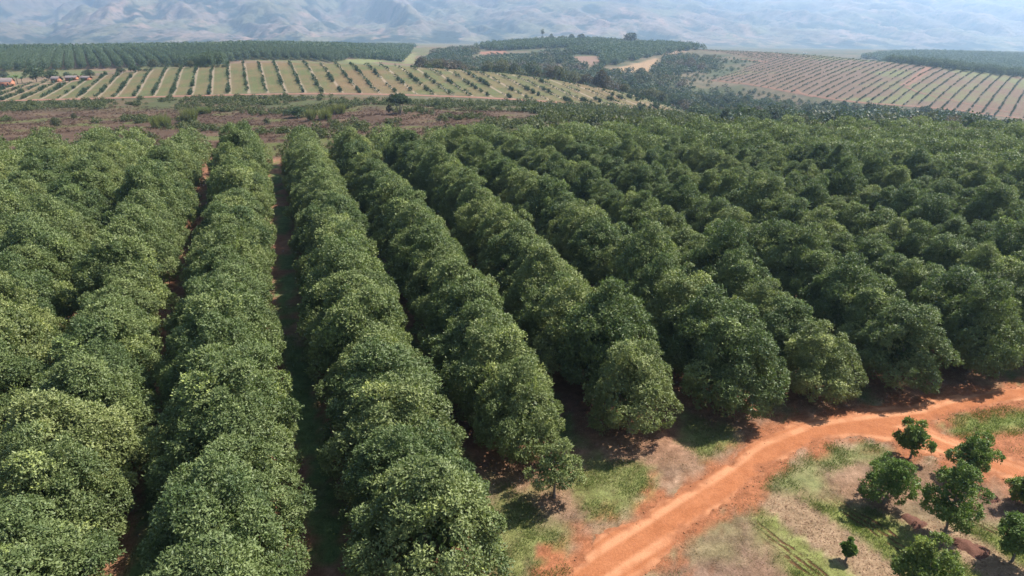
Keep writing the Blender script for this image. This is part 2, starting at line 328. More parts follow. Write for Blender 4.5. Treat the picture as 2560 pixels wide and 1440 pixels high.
def ground_mat():
    M = Mat('ground_soil_and_grass', .95, .1)
    c = M.attr('albedo'); n = M.noise(1.6, 6, .7); nf = M.noise(9, 4, .7); nm = M.noise(.12, 5, .65)
    c = M.mix(1.0, c, M.mix(M.mr(n, .3, .7), (.62, .60, .56), (1.38, 1.38, 1.38)), 'MULTIPLY'); c = M.mix(1.0, c, M.mix(M.mr(M.noise(26, 3, .8), .3, .7), (.68, .66, .64), (1.32, 1.32, 1.30)), 'MULTIPLY')
    c = M.mix(1.0, c, M.mix(M.mr(nf, .25, .75), (.72, .72, .72), (1.28, 1.28, 1.28)), 'MULTIPLY')
    for at, mk, strip, grs, side, dark in (('pa', 'fa', (.25, .19, .14), (.13, .085, .05), .10, .0), ('pb', 'fb', (.10, .072, .055), (.12, .12, .06), .0, .5)):
        ph = M.math('FRACT', M.math('ADD', M.attr(at, 'Fac'), 200.5)); d = M.math('ABSOLUTE', M.math('SUBTRACT', ph, .5 + side)); mk_ = M.attr(mk, 'Fac')
        wob = M.math('MULTIPLY', M.math('SUBTRACT', nm, .5), .12)
        s = M.mr(M.math('ADD', d, wob), .12 if side else .20, .04 if side else .06); c = M.mix(M.math('MULTIPLY', M.math('MULTIPLY', s, mk_), .8), c, strip)
        tr = M.mr(M.math('ABSOLUTE', M.math('SUBTRACT', M.math('ABSOLUTE', M.math('SUBTRACT', ph, .5)), .30)), .06, .01); c = M.mix(M.math('MULTIPLY', M.math('MULTIPLY', tr, mk_), .35), c, grs)
    wv = M.math('MULTIPLY', M.math('SUBTRACT', M.noise(.7, 3, .6), .5), .10); ph = M.math('FRACT', M.math('ADD', M.math('ADD', M.attr('pf', 'Fac'), 20), wv)); mk_ = M.attr('mf', 'Fac'); br = M.mr(M.noise(1.1, 4, .7), .40, .52); fur = None
    for q in (.43, .50, .565):
        f_ = M.mr(M.math('ADD', M.math('ABSOLUTE', M.math('SUBTRACT', ph, q)), M.math('MULTIPLY', M.math('SUBTRACT', nf, .5), .02)), .024, .008); fur = f_ if fur is None else M.math('MAXIMUM', fur, f_)
    fur = M.math('MULTIPLY', M.math('MULTIPLY', fur, mk_), br); c = M.mix(M.math('MULTIPLY', fur, .9), c, (.085, .032, .018))
    M.col(c); M.bump(M.math('SUBTRACT', M.math('ADD', n, M.math('MULTIPLY', nf, .4)), M.math('MULTIPLY', fur, 1.2)), .7, .12); return M.m
gm = ground_mat()
i0, j0 = np.meshgrid(np.arange(NV - 1), np.arange(NU - 1), indexing='ij'); b0 = (i0 * NU + j0).ravel()
ground = mesh_obj('ground', np.c_[X_, Y_, Z_], np.c_[b0, b0 + 1, b0 + NU + 1, b0 + NU], gm, attrs={'albedo': colr, 'fa': fa, 'fb': fb, 'pa': pa, 'pb': pb, 'pf': pf, 'mf': mf}, smooth=True)
tag(ground, kind='structure')

# ------------------------------------------------------------------ mountains
def mountains():
    nu, nv = 900, 420
    u = np.linspace(-1.5, 1.5, nu); yv = np.exp(np.linspace(math.log(2500), math.log(9500), nv)); Yy, Uu = np.meshgrid(yv, u, indexing='ij'); X = Uu * Yy
    foot = Z(Uu * 2900, np.full(Uu.shape, 2900.)) - 6
    px = 1280 + FPX * Uu / CP * 1.0
    ridge = np.interp(px, [-600, 0, 500, 900, 1300, 1600, 1800, 1900, 1960, 2100, 2600, 3300], [620, 560, 560, 520, 470, 430, 300, 262, 300, 400, 430, 460])
    t = np.clip((Yy - 2750) / (7600 - 2750), 0, 1.15)
    shape = ss(0, 1, t) * .75 + .25 * t
    # long spurs running down towards the valley
    wx = X + 260 * (fbm(X / 900, Yy / 900, 31, 3) - .5) + .35 * (Yy - 3000); wy = Yy
    r1 = 1 - np.abs(2 * fbm(wx / 620, wy / 2100, 33, 3) - 1) * 1.9
    r2 = 1 - np.abs(2 * fbm(wx / 230, wy / 520, 37, 4, .55) - 1) * 1.8
    r3 = 1 - np.abs(2 * fbm(X / 95, Yy / 130, 39, 4, .6) - 1) * 1.6
    rise = ss(0, .12, t)
    z = foot + ridge * shape * (.72 + .35 * r1) + rise * (110 * (r1 - .5) * ss(0, .3, t) * ss(1.05, .8, t) + 52 * (r2 - .5) * (.4 + .6 * ss(0, .3, t)) + 15 * (r3 - .5))
    def hill(pxc, d, py, wx_, wy_):
        dx, dy, dz = ray(pxc, py); tt = d / dy; zt = CAM_H + dz * tt; xc = dx * tt
        g = np.exp(-((X - xc) / wx_)**2 - ((Yy - d) / wy_)**2); return np.maximum(zt - z, 0) * g
    for a in ((1490, 4200, 4, 420, 700), (960, 3250, 86, 190, 160), (1830, 3100, 96, 230, 180), (1400, 3150, 88, 200, 170), (2010, 3150, 113, 240, 180), (330, 3600, 62, 260, 260)): z = z + hill(*a)
    gz, gu = np.gradient(z); curv = fbm(X / 60, Yy / 90, 41, 5, .6)
    gully = ss(.55, .15, r2) * .6 + ss(.5, .2, r3) * .35
    n = fbm(X / 330, Yy / 420, 43, 4)
    c = mixc((.20, .165, .125), (.29, .215, .17), ss(.4, .65, n)); c = mixc(c, (.20, .20, .10), ss(.45, .62, fbm(X / 200, Yy / 300, 45, 4)) * .6)
    bush = ss(.50, .62, curv * .55 + gully * .35 + .22 * ss(.14, .0, t) + .12); c = mixc(c, (.022, .038, .027), bush * .95)
    c = mixc(c, (.42, .27, .20), ss(.66, .74, fbm(X / 70, Yy / 260, 47, 4)) * .7 * (1 - bush))
    c = mixc(c, mixc((.10, .12, .07), (.18, .16, .10), ss(.4, .6, curv)), ss(.06, 0, t) * .8)
    M = Mat('mountain_slopes', .95, .05); nn = M.noise(.045, 6, .7); M.col(M.mix(1.0, M.attr('albedo'), M.mix(M.mr(nn, .3, .7), (.6, .6, .6), (1.35, 1.35, 1.35)), 'MULTIPLY'))
    base = M.b.inputs['Base Color'].links[0].from_socket; sp = M.mr(M.math('ADD', M.math('MULTIPLY', M.noise(.012, 5, .75), .6), M.math('MULTIPLY', M.noise(.05, 4, .7), .4)), .53, .58); M.col(M.mix(M.math('MULTIPLY', sp, .75), base, (.024, .038, .030))); M.bump(M.noise(.05, 6, .65), 1.0, 6)
    i, j = np.meshgrid(np.arange(nv - 1), np.arange(nu - 1), indexing='ij'); b = (i * nu + j).ravel()
    o = mesh_obj('mountains', np.c_[X.ravel(), Yy.ravel(), z.ravel()], np.c_[b, b + 1, b + nu + 1, b + nu], M.m, attrs={'albedo': c.reshape(-1, 3) * .70}, smooth=True)
    tag(o, kind='structure'); return z.min(), z.max()
mz = mountains()

# ------------------------------------------------------------------ roads
def road_mat(name, a, b, sc=1.0, tracks=False):
    M = Mat(name, .95, .08); n = M.noise(.8 * sc, 6, .7); n2 = M.noise(7 * sc, 4, .75); c = M.mix(M.mr(n, .3, .7), a, b); c = M.mix(1.0, c, M.mix(M.mr(n2, .25, .75), (.8, .8, .8), (1.2, 1.2, 1.2)), 'MULTIPLY')
    if tracks:
        rt = M.attr('rut', 'Fac'); c = M.mix(M.math('MULTIPLY', rt, .7), c, (.48, .235, .125)); st = M.noise(3.0, 5, .8); c = M.mix(M.math('MULTIPLY', M.mr(st, .58, .68), .6), c, (.19, .075, .035)); c = M.mix(M.math('MULTIPLY', M.attr('edge', 'Fac'), .85), c, (.225, .088, .043)); c = M.mix(1.0, c, M.mix(M.mr(M.noise(26, 3, .8), .3, .7), (.78, .76, .74), (1.2, 1.2, 1.2)), 'MULTIPLY')
    M.col(c); M.bump(M.math('ADD', n, n2), .6, .06); return M.m
def near_road():
    P = ROADP; s = .13; x0, x1, y0, y1 = P[:, 0].min() - 1, P[:, 0].max() + 1, max(P[:, 1].min() - 1, 20), P[:, 1].max() + 1
    xs = np.arange(x0, x1, s); ys = np.arange(y0, y1, s); X, Y = np.meshgrid(xs, ys)
    d = sdist(P, X, Y, lim=8) + (fbm(X / 1.8, Y / 1.8, 51, 4) - .5) * 1.1 + (fbm(X / .3, Y / .3, 53, 2) - .5) * .5
    X = X + (vnoise(X * 5, Y * 5, 54) - .5) * s * .6; Y = Y + (vnoise(X * 5, Y * 5, 55) - .5) * s * .6
    ok = d < .02; q = ok[:-1, :-1] & ok[1:, :-1] & ok[:-1, 1:] & ok[1:, 1:]; i, j = np.nonzero(q); W = len(xs); b = i * W + j; F = np.c_[b, b + 1, b + W + 1, b + W]
    # wheel ruts follow the centre lines
    main = gp([1440,1560,1700,1830,1930,2050,2180,2330,2460,2600], [1460,1378,1290,1210,1130,1080,1062,1040,1000,975])[:, :2]; br = gp([2120,2240,2330,2430,2530,2600], [1072,1080,1105,1145,1180,1205])[:, :2]
    dm = np.minimum(sdist(main, X, Y, False), sdist(br, X, Y, False)); rut = np.maximum(ss(.42, .1, np.abs(dm - .8 + (fbm(X / 6, Y / 6, 57, 2) - .5) * .5)), .8 * ss(.35, .1, np.abs(dm - 1.55 + (fbm(X / 3, Y / 3, 58, 2) - .5) * .6))) * (.45 + .55 * ss(.25, .5, fbm(X / 1.1, Y / 1.1, 59, 3)))
    n_e = fbm(X / .5, Y / .5, 60, 3); zz_ = Z(X, Y) + .045 * ss(.02, -.55, d) - .006 - rut * .02
    used = np.unique(F); mp = np.full(X.size, -1); mp[used] = np.arange(len(used))
    o = mesh_obj('dirt_road', np.c_[X.ravel(), Y.ravel(), zz_.ravel()][used], mp[F], road_mat('red_earth_road', RED, (.34, .135, .062), 1, True), attrs={'rut': rut.ravel()[used], 'edge': (ss(-.75, -.05, d + (n_e - .5) * .9)).ravel()[used]}, smooth=True)
    tag(o, kind='structure')
near_road()
def strip(name, pts, w, mat, lift=.3):
    P = gp([p[0] for p in pts], [p[1] for p in pts])[:, :2]
    q = []
    for a in range(len(P) - 1):
        n = max(2, int(np.hypot(*(P[a+1] - P[a])) / 3)); q += [P[a] + (P[a+1] - P[a]) * k / n for k in range(n)]
    q = np.array(q + [P[-1]]); ker = np.ones(7) / 7
    q = np.c_[np.convolve(np.pad(q[:, 0], 3, 'edge'), ker, 'valid'), np.convolve(np.pad(q[:, 1], 3, 'edge'), ker, 'valid')]
    tng = np.gradient(q, axis=0); tng /= np.hypot(*tng.T)[:, None] + 1e-9; nrm = np.c_[-tng[:, 1], tng[:, 0]]; V = []; cs = np.linspace(-1, 1, 5)
    for k in cs:
        e = q + nrm * (k * w / 2 * (.75 + .5 * fbm(np.arange(len(q)) / 3 + 40 * k, q[:, 1] * 0, 61, 3)))[:, None]; V.append(np.c_[e, Z(e[:, 0], e[:, 1]) + lift * (1 - .6 * abs(k))])
    n = len(q); V = np.concatenate(V); F = [(c * n + i, c * n + i + 1, (c + 1) * n + i + 1, (c + 1) * n + i) for c in range(4) for i in range(n - 1)]
    o = mesh_obj(name, V, F, mat, smooth=True); tag(o, kind='structure'); return o
rm1 = road_mat('dusty_track', (.19, .10, .07), (.25, .14, .10), .3); rm2 = road_mat('bare_red_track', (.165, .090, .060), (.21, .12, .082), .3)
strip('dirt_track', [(-300,263),(0,253),(150,249),(300,245),(500,240),(700,235.5),(850,235),(1000,237.5),(1150,242),(1300,250),(1450,261),(1560,270),(1640,277.5)], 5.5, rm1)
strip('dirt_track', [(1772,201),(1850,208),(1900,215),(1990,232),(2060,245),(2150,257),(2250,264),(2350,271),(2450,283),(2560,297),(2700,312)], 4.5, rm2)
strip('dirt_track', [(1985,219),(1990,227),(2005,236),(2040,244)], 3, rm2)
strip('dirt_track', [(2258,216),(2275,205),(2300,187),(2326,168)], 7, rm2)
strip('dirt_track', [(2258,216),(2300,233),(2400,256),(2480,272),(2560,288)], 2.5, rm2)
strip('dirt_track', [(1850,148),(1910,154),(1925,158)], 4, rm1)
strip('footpath', [(-60,226),(0,224),(60,215),(130,208),(200,202),(240,197)], 4, road_mat('pale_path', (.27, .17, .12), (.32, .21, .15), .3))

# ------------------------------------------------------------------ foliage builders
def kites(P, D, L, Wd, rg, droop=.0, face=None):
    """one kite-shaped leaf per point P pointing along D"""
    n = len(P); r = rg.normal(size=(n, 3)); r = r if face is None else face + r * .24; s = np.cross(D, r); s /= np.linalg.norm(s, axis=1)[:, None] + 1e-9
    L = L[:, None]; Wd = Wd[:, None]; V = np.empty((n, 4, 3)); V[:, 0] = P; V[:, 1] = P + D * L * .55 + s * Wd * .5; V[:, 2] = P + D * L; V[:, 2, 2] -= droop * L[:, 0]; V[:, 3] = P + D * L * .55 - s * Wd * .5
    return V.reshape(-1, 3), np.arange(n * 4).reshape(n, 4)
def unit(v): return v / (np.linalg.norm(v, axis=-1, keepdims=True) + 1e-9)
def crown(rg, rx, ry, z0, z1, lobes, lr, tips, whorl, L, Wd, fill=500, shape=2.4, up=.35, lo=.74, peak=.30):
    """leaf whorls set on many unequal lobes spread over a domed crown"""
    k = np.arange(lobes) + .5; ct = 1 - 1.55 * k / lobes; th = k * 2.399963 + rg.uniform(0, 6); st = np.sqrt(np.clip(1 - ct * ct, 0, 1))
    d = np.c_[st * np.cos(th), st * np.sin(th), ct] + rg.normal(scale=.13, size=(lobes, 3)); d = unit(d)
    zc = z0 + (z1 - z0) * .36; hu = z1 - zc; hd = zc - z0
    sup = (np.abs(d[:, 0])**shape + np.abs(d[:, 1])**shape + np.abs(d[:, 2])**shape)**(-1 / shape)
    uu = rg.uniform(0, 1, lobes); big = lr * (.42 + .85 * uu**1.2); ext = np.clip(rg.uniform(lo, 1.04, lobes) + .14 * (1 - uu), 0, 1.12)
    pk = 1 - peak * np.clip(d[:, 2], 0, 1); cx = d[:, 0] * (rx - .55 * big) * sup * ext * pk; cy = d[:, 1] * (ry - .55 * big) * sup * ext * pk; cz = zc + np.where(d[:, 2] > 0, d[:, 2] * (hu - .5 * big), d[:, 2] * (hd - .4 * big)) * sup * ext
    cen = np.c_[cx, cy, cz]
    nt_ = np.maximum(4, (tips * (big / lr)**2).astype(int)); li = np.repeat(np.arange(lobes), nt_); n = len(li)
    v = unit(rg.normal(size=(n, 3)) + d[li] * 1.15 + np.array([0, 0, .35])); rr = big[li] * rg.uniform(.72, 1.08, n) * (1 + .18 * np.sin(v[:, 0] * 5 + li) * np.cos(v[:, 2] * 6 + li * 2))
    tip = cen[li] + v * rr[:, None] * np.array([1, 1, .95]); wi = np.repeat(np.arange(n), whorl); m = len(wi)
    ax = unit(v + np.array([0, 0, up]) + rg.normal(scale=.30, size=v.shape))[wi]; D = unit(ax * rg.uniform(.15, 1.0, m)[:, None] + unit(rg.normal(size=(m, 3))) * .95)
    V, F = kites(tip[wi] + rg.normal(scale=L * .25, size=(m, 3)), D, L * rg.uniform(.65, 1.25, m), Wd * rg.uniform(.75, 1.25, m), rg, face=ax)
    tone = rg.uniform(0, 1, lobes); lv = np.clip(.12 + .45 * tone[li][wi] + .33 * rg.uniform(0, 1, m), 0, .9); lv = np.where(rg.uniform(0, 1, m) < .003 + .22 * (tone[li][wi] > .95), 1.0, lv)
    # inner boughs of foliage so that no daylight shows straight through the middle
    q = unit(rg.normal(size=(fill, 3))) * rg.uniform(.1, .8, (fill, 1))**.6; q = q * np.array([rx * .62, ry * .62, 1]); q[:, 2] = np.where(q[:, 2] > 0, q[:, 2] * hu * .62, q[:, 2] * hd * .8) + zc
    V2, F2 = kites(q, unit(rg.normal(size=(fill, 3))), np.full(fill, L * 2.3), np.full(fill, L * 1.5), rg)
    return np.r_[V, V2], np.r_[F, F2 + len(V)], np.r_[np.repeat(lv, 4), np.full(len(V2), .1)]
def limb(pts, r0, r1, n=7):
    pts = np.array(pts, float); k = len(pts); V = []; a = np.linspace(0, 2 * PI, n, endpoint=False)
    for i in range(k):
        t = unit(pts[min(i + 1, k - 1)] - pts[max(i - 1, 0)]); u = unit(np.cross(t, [.3, .9, .1])); w_ = np.cross(t, u); r = r0 + (r1 - r0) * i / (k - 1)
        V.append(pts[i] + r * (np.cos(a)[:, None] * u + np.sin(a)[:, None] * w_))
    F = [(i * n + j, i * n + (j + 1) % n, (i + 1) * n + (j + 1) % n, (i + 1) * n + j) for i in range(k - 1) for j in range(n)]
    return np.concatenate(V), np.array(F)
def join(parts):
    V, F, o = [], [], 0
    for v, f in parts: V.append(v); F.append(np.asarray(f) + o); o += len(v)
    return np.concatenate(V), np.concatenate(F)
def trunk(rg, h, r, spread, n=6, fork=.25):
    ps = [limb([(0, 0, -.25), (.02, 0, h * .15), (rg.normal() * .05, rg.normal() * .05, h * .45), (rg.normal() * .1, rg.normal() * .1, h * .8)], r * 1.15, r * .3, 8)]
    for k in range(n):
        a = k * 2.4 + rg.uniform(0, 1); z = h * (fork + .42 * k / n); e = spread * rg.uniform(.7, 1.05)
        ps.append(limb([(0, 0, z), (math.cos(a) * e * .35, math.sin(a) * e * .35, z + h * .10), (math.cos(a) * e * .8, math.sin(a) * e * .8, z + h * .27)], r * .55, r * .12, 6))
    return join(ps)
BARK = (lambda M: (M.col(M.mix(M.noise(9, 4, .7), (.13, .10, .08), (.24, .20, .165))), M.bump(M.noise(14, 4, .7), .5, .03), M.m)[-1])(Mat('bark', .9, .1))
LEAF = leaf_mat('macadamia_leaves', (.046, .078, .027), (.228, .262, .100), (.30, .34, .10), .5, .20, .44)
YLEAF = leaf_mat('young_tree_leaves', (.05, .095, .022), (.175, .23, .055), (.24, .28, .06), .38, .25, .2)
HLEAF = leaf_mat('sapling_leaves', (.030, .055, .020), (.06, .09, .035), (.10, .13, .04), .5, .2, .3)
BUSH = [leaf_mat('wild_tree_leaves_%s' % n, a, b, b, .55, .2, .4) for n, a, b in (('green', (.036, .060, .025), (.085, .115, .045)), ('blue_green', (.032, .053, .031), (.072, .097, .052)), ('olive', (.06, .068, .030), (.13, .13, .058)), ('brown', (.065, .052, .04), (.13, .105, .075)))]

# mature orchard trees: eight unlike crowns, shared by the copies
rg = np.random.default_rng(21)
MATURE = []
for k in range(9):
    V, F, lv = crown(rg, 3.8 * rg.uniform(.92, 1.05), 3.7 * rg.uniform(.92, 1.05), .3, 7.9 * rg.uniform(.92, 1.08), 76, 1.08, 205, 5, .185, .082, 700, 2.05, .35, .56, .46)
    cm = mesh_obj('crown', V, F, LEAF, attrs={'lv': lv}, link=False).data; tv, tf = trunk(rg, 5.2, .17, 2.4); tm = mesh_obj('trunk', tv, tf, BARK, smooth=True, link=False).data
    MATURE.append((cm, tm))
ORD = ['first','second','third','fourth','fifth','sixth','seventh','eighth','ninth','tenth','eleventh','twelfth','thirteenth','fourteenth','fifteenth','sixteenth','seventeenth','eighteenth','nineteenth','twentieth']
ORD += ['twenty-' + w_ for w_ in ORD[:9]] + ['thirtieth'] + ['thirty-' + w_ for w_ in ORD[:9]] + ['fortieth']
def rowdesc(r):
    if r == 2: return 'the bottom-centre row left of the small leaning tree'
    if r < 2: return 'the %s row left of the bottom-centre row' % ORD[1 - r]
    if r == 3: return 'the row ending at the small thin tree'
    return 'the %s row right of the small thin tree' % ORD[r - 4]
spots = []
for r in _rk:
    y = near_end(r); q = 0
    while True:
        x = rowx(r, y)
        if r == 0 and 58.5 < y < 63.5: y += 5.2; x = rowx(r, y)
        px = 1280 + FPX * x / max(y * CP, 1)
        if y > edgeY(px) - 2: break
        spots.append([r, q, x, y]); q += 1
        dxdy = (rowx(r, y + 2) - x) / 2; y += ((4.25 if r < 6 else 4.0) + rg.uniform(-.35, .35)) / math.hypot(1, dxdy)
def vis(x, y, z=6, m=120):
    d = y * CP + (CAM_H - z) * SP; X = 1280 + FPX * x / d; Yp = 720 + FPX * ((CAM_H - z) * CP - y * SP) / d; return X, Yp
near_l = []; rest_near = []
for s in spots:
    X, Yp = vis(s[2], s[3], 4); 
    if X < -330 or X > 2900 or Yp > 1750: continue
    near_l.append(s)
inview = [s for s in near_l if -150 < vis(s[2], s[3], 4)[0] < 2710 and vis(s[2], s[3], 4)[1] < 1640]
inview.sort(key=lambda s: math.hypot(s[2], s[3])); keep = set((s[0], s[1]) for s in inview[:299])
first_seen = {}
for s in near_l:
    r, q, x, y = s
    if (r, q) not in keep: rest_near.append(s); continue
    first_seen.setdefault(r, q); k = q - first_seen[r]
    cm, tm = MATURE[rg.integers(9)]; sc = rg.uniform(.86, 1.07); x += rg.normal() * .18; y += rg.normal() * .15
    if r > 5: sc *= .90 - .04 * ss(60, 90, y)
    if r < 2 and y > 62: sc *= 1.09
    if q == 0 and r >= 2: sc *= .95
    if r == 3 and q == 0: sc = .78
    if r == 3 and q == 1: sc = .92
    o = empty('macadamia_tree', (x, y, float(Z(x, y))), rg.uniform(0, 6.28), (sc * (1.06 if r == 2 else 1), sc * (1.06 if r == 2 else 1), sc * rg.uniform(.88, 1.11)))
    for nm, me in (('crown', cm), ('trunk', tm)): c = bpy.data.objects.new(nm, me); C.objects.link(c); c.parent = o
    where = 'nearest' if (k == 0) else ORD[k]
    lab = ('full-crowned macadamia at the near end of ' if k == 0 else ORD[k] + ' macadamia from the near end of ') + rowdesc(r)
    tag(o, lab, 'tree', 'macadamia trees standing in the orchard rows')
# the remaining trees of the orchard, far away or at its margins, as one mass
def tile(protos, XYZ, rz, sc, tone=None, rg_=None):
    """many copies baked into one mesh; protos = list of (V,F,lv)"""
    Vs, Fs, Ls, o = [], [], [], 0; idx = rg_.integers(len(protos), size=len(XYZ))
    for p, (V, F, lv) in enumerate(protos):
        m = np.nonzero(idx == p)[0]
        if not len(m): continue
        c, s = np.cos(rz[m])[:, None], np.sin(rz[m])[:, None]; q = sc[m]
        if q.ndim == 1: q = np.repeat(q[:, None], 3, 1)
        A = np.empty((len(m), len(V), 3)); A[..., 0] = (V[:, 0] * c - V[:, 1] * s) * q[:, :1] + XYZ[m, :1]; A[..., 1] = (V[:, 0] * s + V[:, 1] * c) * q[:, 1:2] + XYZ[m, 1:2]; A[..., 2] = V[:, 2] * q[:, 2:3] + XYZ[m, 2:3]
        f = F[None] + (np.arange(len(m)) * len(V))[:, None, None] + o; Vs.append(A.reshape(-1, 3)); Fs.append(f.reshape(-1, F.shape[1])); o += len(m) * len(V)
        t = rg_.uniform(-.18, .18, len(m))[:, None]; Ls.append(np.clip(lv[None] + t, 0, .92).ravel())
    return np.concatenate(Vs), np.concatenate(Fs), np.concatenate(Ls)
LOW = [crown(rg, 3.5, 3.5, .3, 6.6, 26, 1.5, 26, 2, .62, .34, 60) for _ in range(4)]
LOWER = [crown(rg, 3.6, 3.6, .2, 6.4, 12, 2.1, 12, 1, 1.5, .9, 12) for _ in range(4)]
MIDV = [crown(rg, 3.75, 3.75, .35, 6.9, 60, 1.15, 34, 4, .34, .14, 300) for _ in range(3)]
if rest_near:
    A = np.array([(s[2], s[3], float(Z(s[2], s[3]))) for s in rest_near]); n = len(A)
    V, F, lv = tile(MIDV, A, rg.uniform(0, 6, n), rg.uniform(.78, 1.0, n), None, rg)
    tag(mesh_obj('orchard_canopy', V, F, LEAF, attrs={'lv': lv}), 'farthest macadamia canopy along the back edge of the orchard', 'orchard', kind='stuff')
print('near trees', len(near_l), 'rest', len(rest_near))

# small thin tree at the end of the row, and the young plantation by the road
def small_tree(px, py, wpx, hpx, label, seed, lean=0, dens=1.0, bare=.26, group=None, cat='tree', name='young_macadamia_tree', yl=YLEAF, side=None, top=0):
    g = gp(px, py)[0]; d = g[1] * CP + (CAM_H - g[2]) * SP; m = d / FPX; rx = wpx * m / 2; h = hpx * m * 1.12
    rg = np.random.default_rng(seed); o = empty(name, g, rg.uniform(0, 6))
    V, F, lv = crown(rg, rx * 1.08, rx * 1.08, h * bare * .8, h * 1.04, int(27 * dens), rx * .34, 105, 5, .14, .062, 220, 1.9, .6, .30, .2)
    if side:
        a, zf, sf = side; V2, F2, l2 = crown(rg, rx * sf, rx * sf, h * (zf - .12), h * (zf + .14), 10, rx * .26, 70, 5, .13, .06, 30, 2, .5, .3); V2[:, 0] += math.cos(a) * rx * 1.0; V2[:, 1] += math.sin(a) * rx; V, F, lv = np.r_[V, V2], np.r_[F, F2 + len(V)], np.r_[lv, l2]
    if top:
        V2, F2, l2 = crown(rg, rx * .38, rx * .38, h * .8, h * (1 + top), 9, rx * .24, 70, 5, .13, .06, 30, 2, .5, .3); V, F, lv = np.r_[V, V2], np.r_[F, F2 + len(V)], np.r_[lv, l2]
    V[:, 0] += lean * V[:, 2] * .15
    mesh_obj('crown', V, F, yl, o, {'lv': lv}); tv, tf = trunk(rg, h * .8, .055 + h * .008, rx * .8, 7, .3); mesh_obj('trunk', tv, tf, BARK, o, smooth=True)
    return tag(o, label, cat, group)
small_tree(1385, 1243, 125, 160, 'small thin macadamia with open crown at the end of its row', 5, .6, .75, .22, yl=LEAF)
YG = 'young trees planted beside the dirt road'
small_tree(2275, 1146, 78, 100, 'smallest round-topped young tree standing just below the road fork', 41, 0, .8, .2, YG)
small_tree(2211, 1258, 128, 128, 'broad young tree left of the others, shadow falling on brown litter', 42, .3, 1, .2, YG, side=(2.6, .35, .6))
small_tree(2362, 1334, 128, 170, 'tall pointed young tree in the middle of the young planting', 43, 0, 1, .2, YG, top=.16)
small_tree(2421, 1192, 100, 112, 'young tree with a low side branch right of the road fork', 44, .5, .9, .14, YG, side=(0.0, .22, .55))
small_tree(2560, 1264, 90, 84, 'young tree cut off by the right edge, beside the red road', 45, 0, .9, .15, YG)
small_tree(2530, 1402, 112, 130, 'young tree with bare stem near the bottom right corner', 46, 0, 1, .22, YG)
small_tree(2305, 1480, 130, 140, 'young tree cut off by the bottom edge', 47, 0, 1, .2, YG)
small_tree(2116, 1400, 26, 52, 'tiny staked sapling alone on pale straw mulch', 48, 0, .5, .45, YG)

# ------------------------------------------------------------------ saplings on the two hills
SAP = [crown(rg, .95, .95, .05, 2.2, 12, .66, 13, 2, .38, .2, 70) for _ in range(6)]
SAPM = [mesh_obj('young_tree', v, f, HLEAF, attrs={'lv': l}, link=False).data for v, f, l in SAP]
LOWS = [crown(rg, .95, .95, .1, 2.2, 7, .62, 6, 1, .62, .42, 6) for _ in range(4)]
def plant(P, D, pitch, step, jit, gapf, shift=0.0):
    x0, x1, y0, y1 = P[:, 0].min(), P[:, 0].max(), P[:, 1].min(), P[:, 1].max(); pk = np.arange(math.floor((x0 - max(D * y0, D * y1)) / pitch), math.ceil((x1 - min(D * y0, D * y1)) / pitch) + 1); out = []
    for k in pk:
        ys = np.arange(y0, y1, step); ys = ys + rg.uniform(-jit, jit, len(ys)); xs = (k + shift) * pitch + D * ys + rg.normal(scale=.22, size=len(ys)); m = inside(P, xs, ys) & (vnoise(xs / 9 + k * 7.7, ys / 9, 71) > gapf); out.append(np.c_[xs[m], ys[m]])
    return np.concatenate(out)
def infr(P, m=60):
    d = P[:, 1] * CP + (CAM_H - P[:, 2]) * SP; X = 1280 + FPX * P[:, 0] / d; return (X > -m) & (X < 2560 + m)
def zz(P): return np.c_[P, Z(P[:, 0], P[:, 1])]
sa = zz(plant(HILL_A, HA_D, HA_P, 2.7, .5, .22)); sa = sa[infr(sa)]
sb = zz(plant(HILL_B, HB_D, HB_P, 2.3, .4, .16)); sb = sb[infr(sb)]
sma = zz(plant(MINI, -.2, 7, 5, .5, .1))
sza = .66 * rg.uniform(.55, 1.35, len(sa)) * (1 + .5 * (vnoise(sa[:, 0] / 14, sa[:, 1] / 14, 73) - .4)); szb = .52 * rg.uniform(.6, 1.25, len(sb))
print('saplings', len(sa), len(sb), len(sma))
def individuals(P, sz, n, label, group, name, cat):
    px_size = sz / P[:, 1]; order = np.argsort(-px_size); 
    for i in order[:n]:
        o = bpy.data.objects.new(name, SAPM[rg.integers(len(SAPM))]); C.objects.link(o); o.location = P[i] - [0, 0, .05]; o.rotation_euler = (0, 0, rg.uniform(0, 6)); o.scale = [sz[i]] * 3
        tag(o, label, cat, group)
    m = np.ones(len(P), bool); m[order[:n]] = False; return P[m], sz[m]
ra, rsa = individuals(sa, sza, 170, 'bushy dark green sapling in a pale mulched row on the green hillside', 'saplings planted on the green hillside', 'young_tree', 'sapling')
rb, rsb = individuals(sb, szb, 125, 'grey-green sapling in a dark row on the reddish right-hand hillside', 'saplings planted on the reddish hillside', 'young_tree', 'sapling')
AP = np.r_[ra, rb, sma]; AS = np.r_[rsa, rsb, np.full(len(sma), 1.1)]
V, F, lv = tile(LOWS, AP - [0, 0, .05], rg.uniform(0, 6, len(AP)), AS, None, rg)
tag(mesh_obj('sapling_rows', V, F, HLEAF, attrs={'lv': lv}), 'rows of small saplings dotting both far hillsides', 'saplings', kind='stuff')

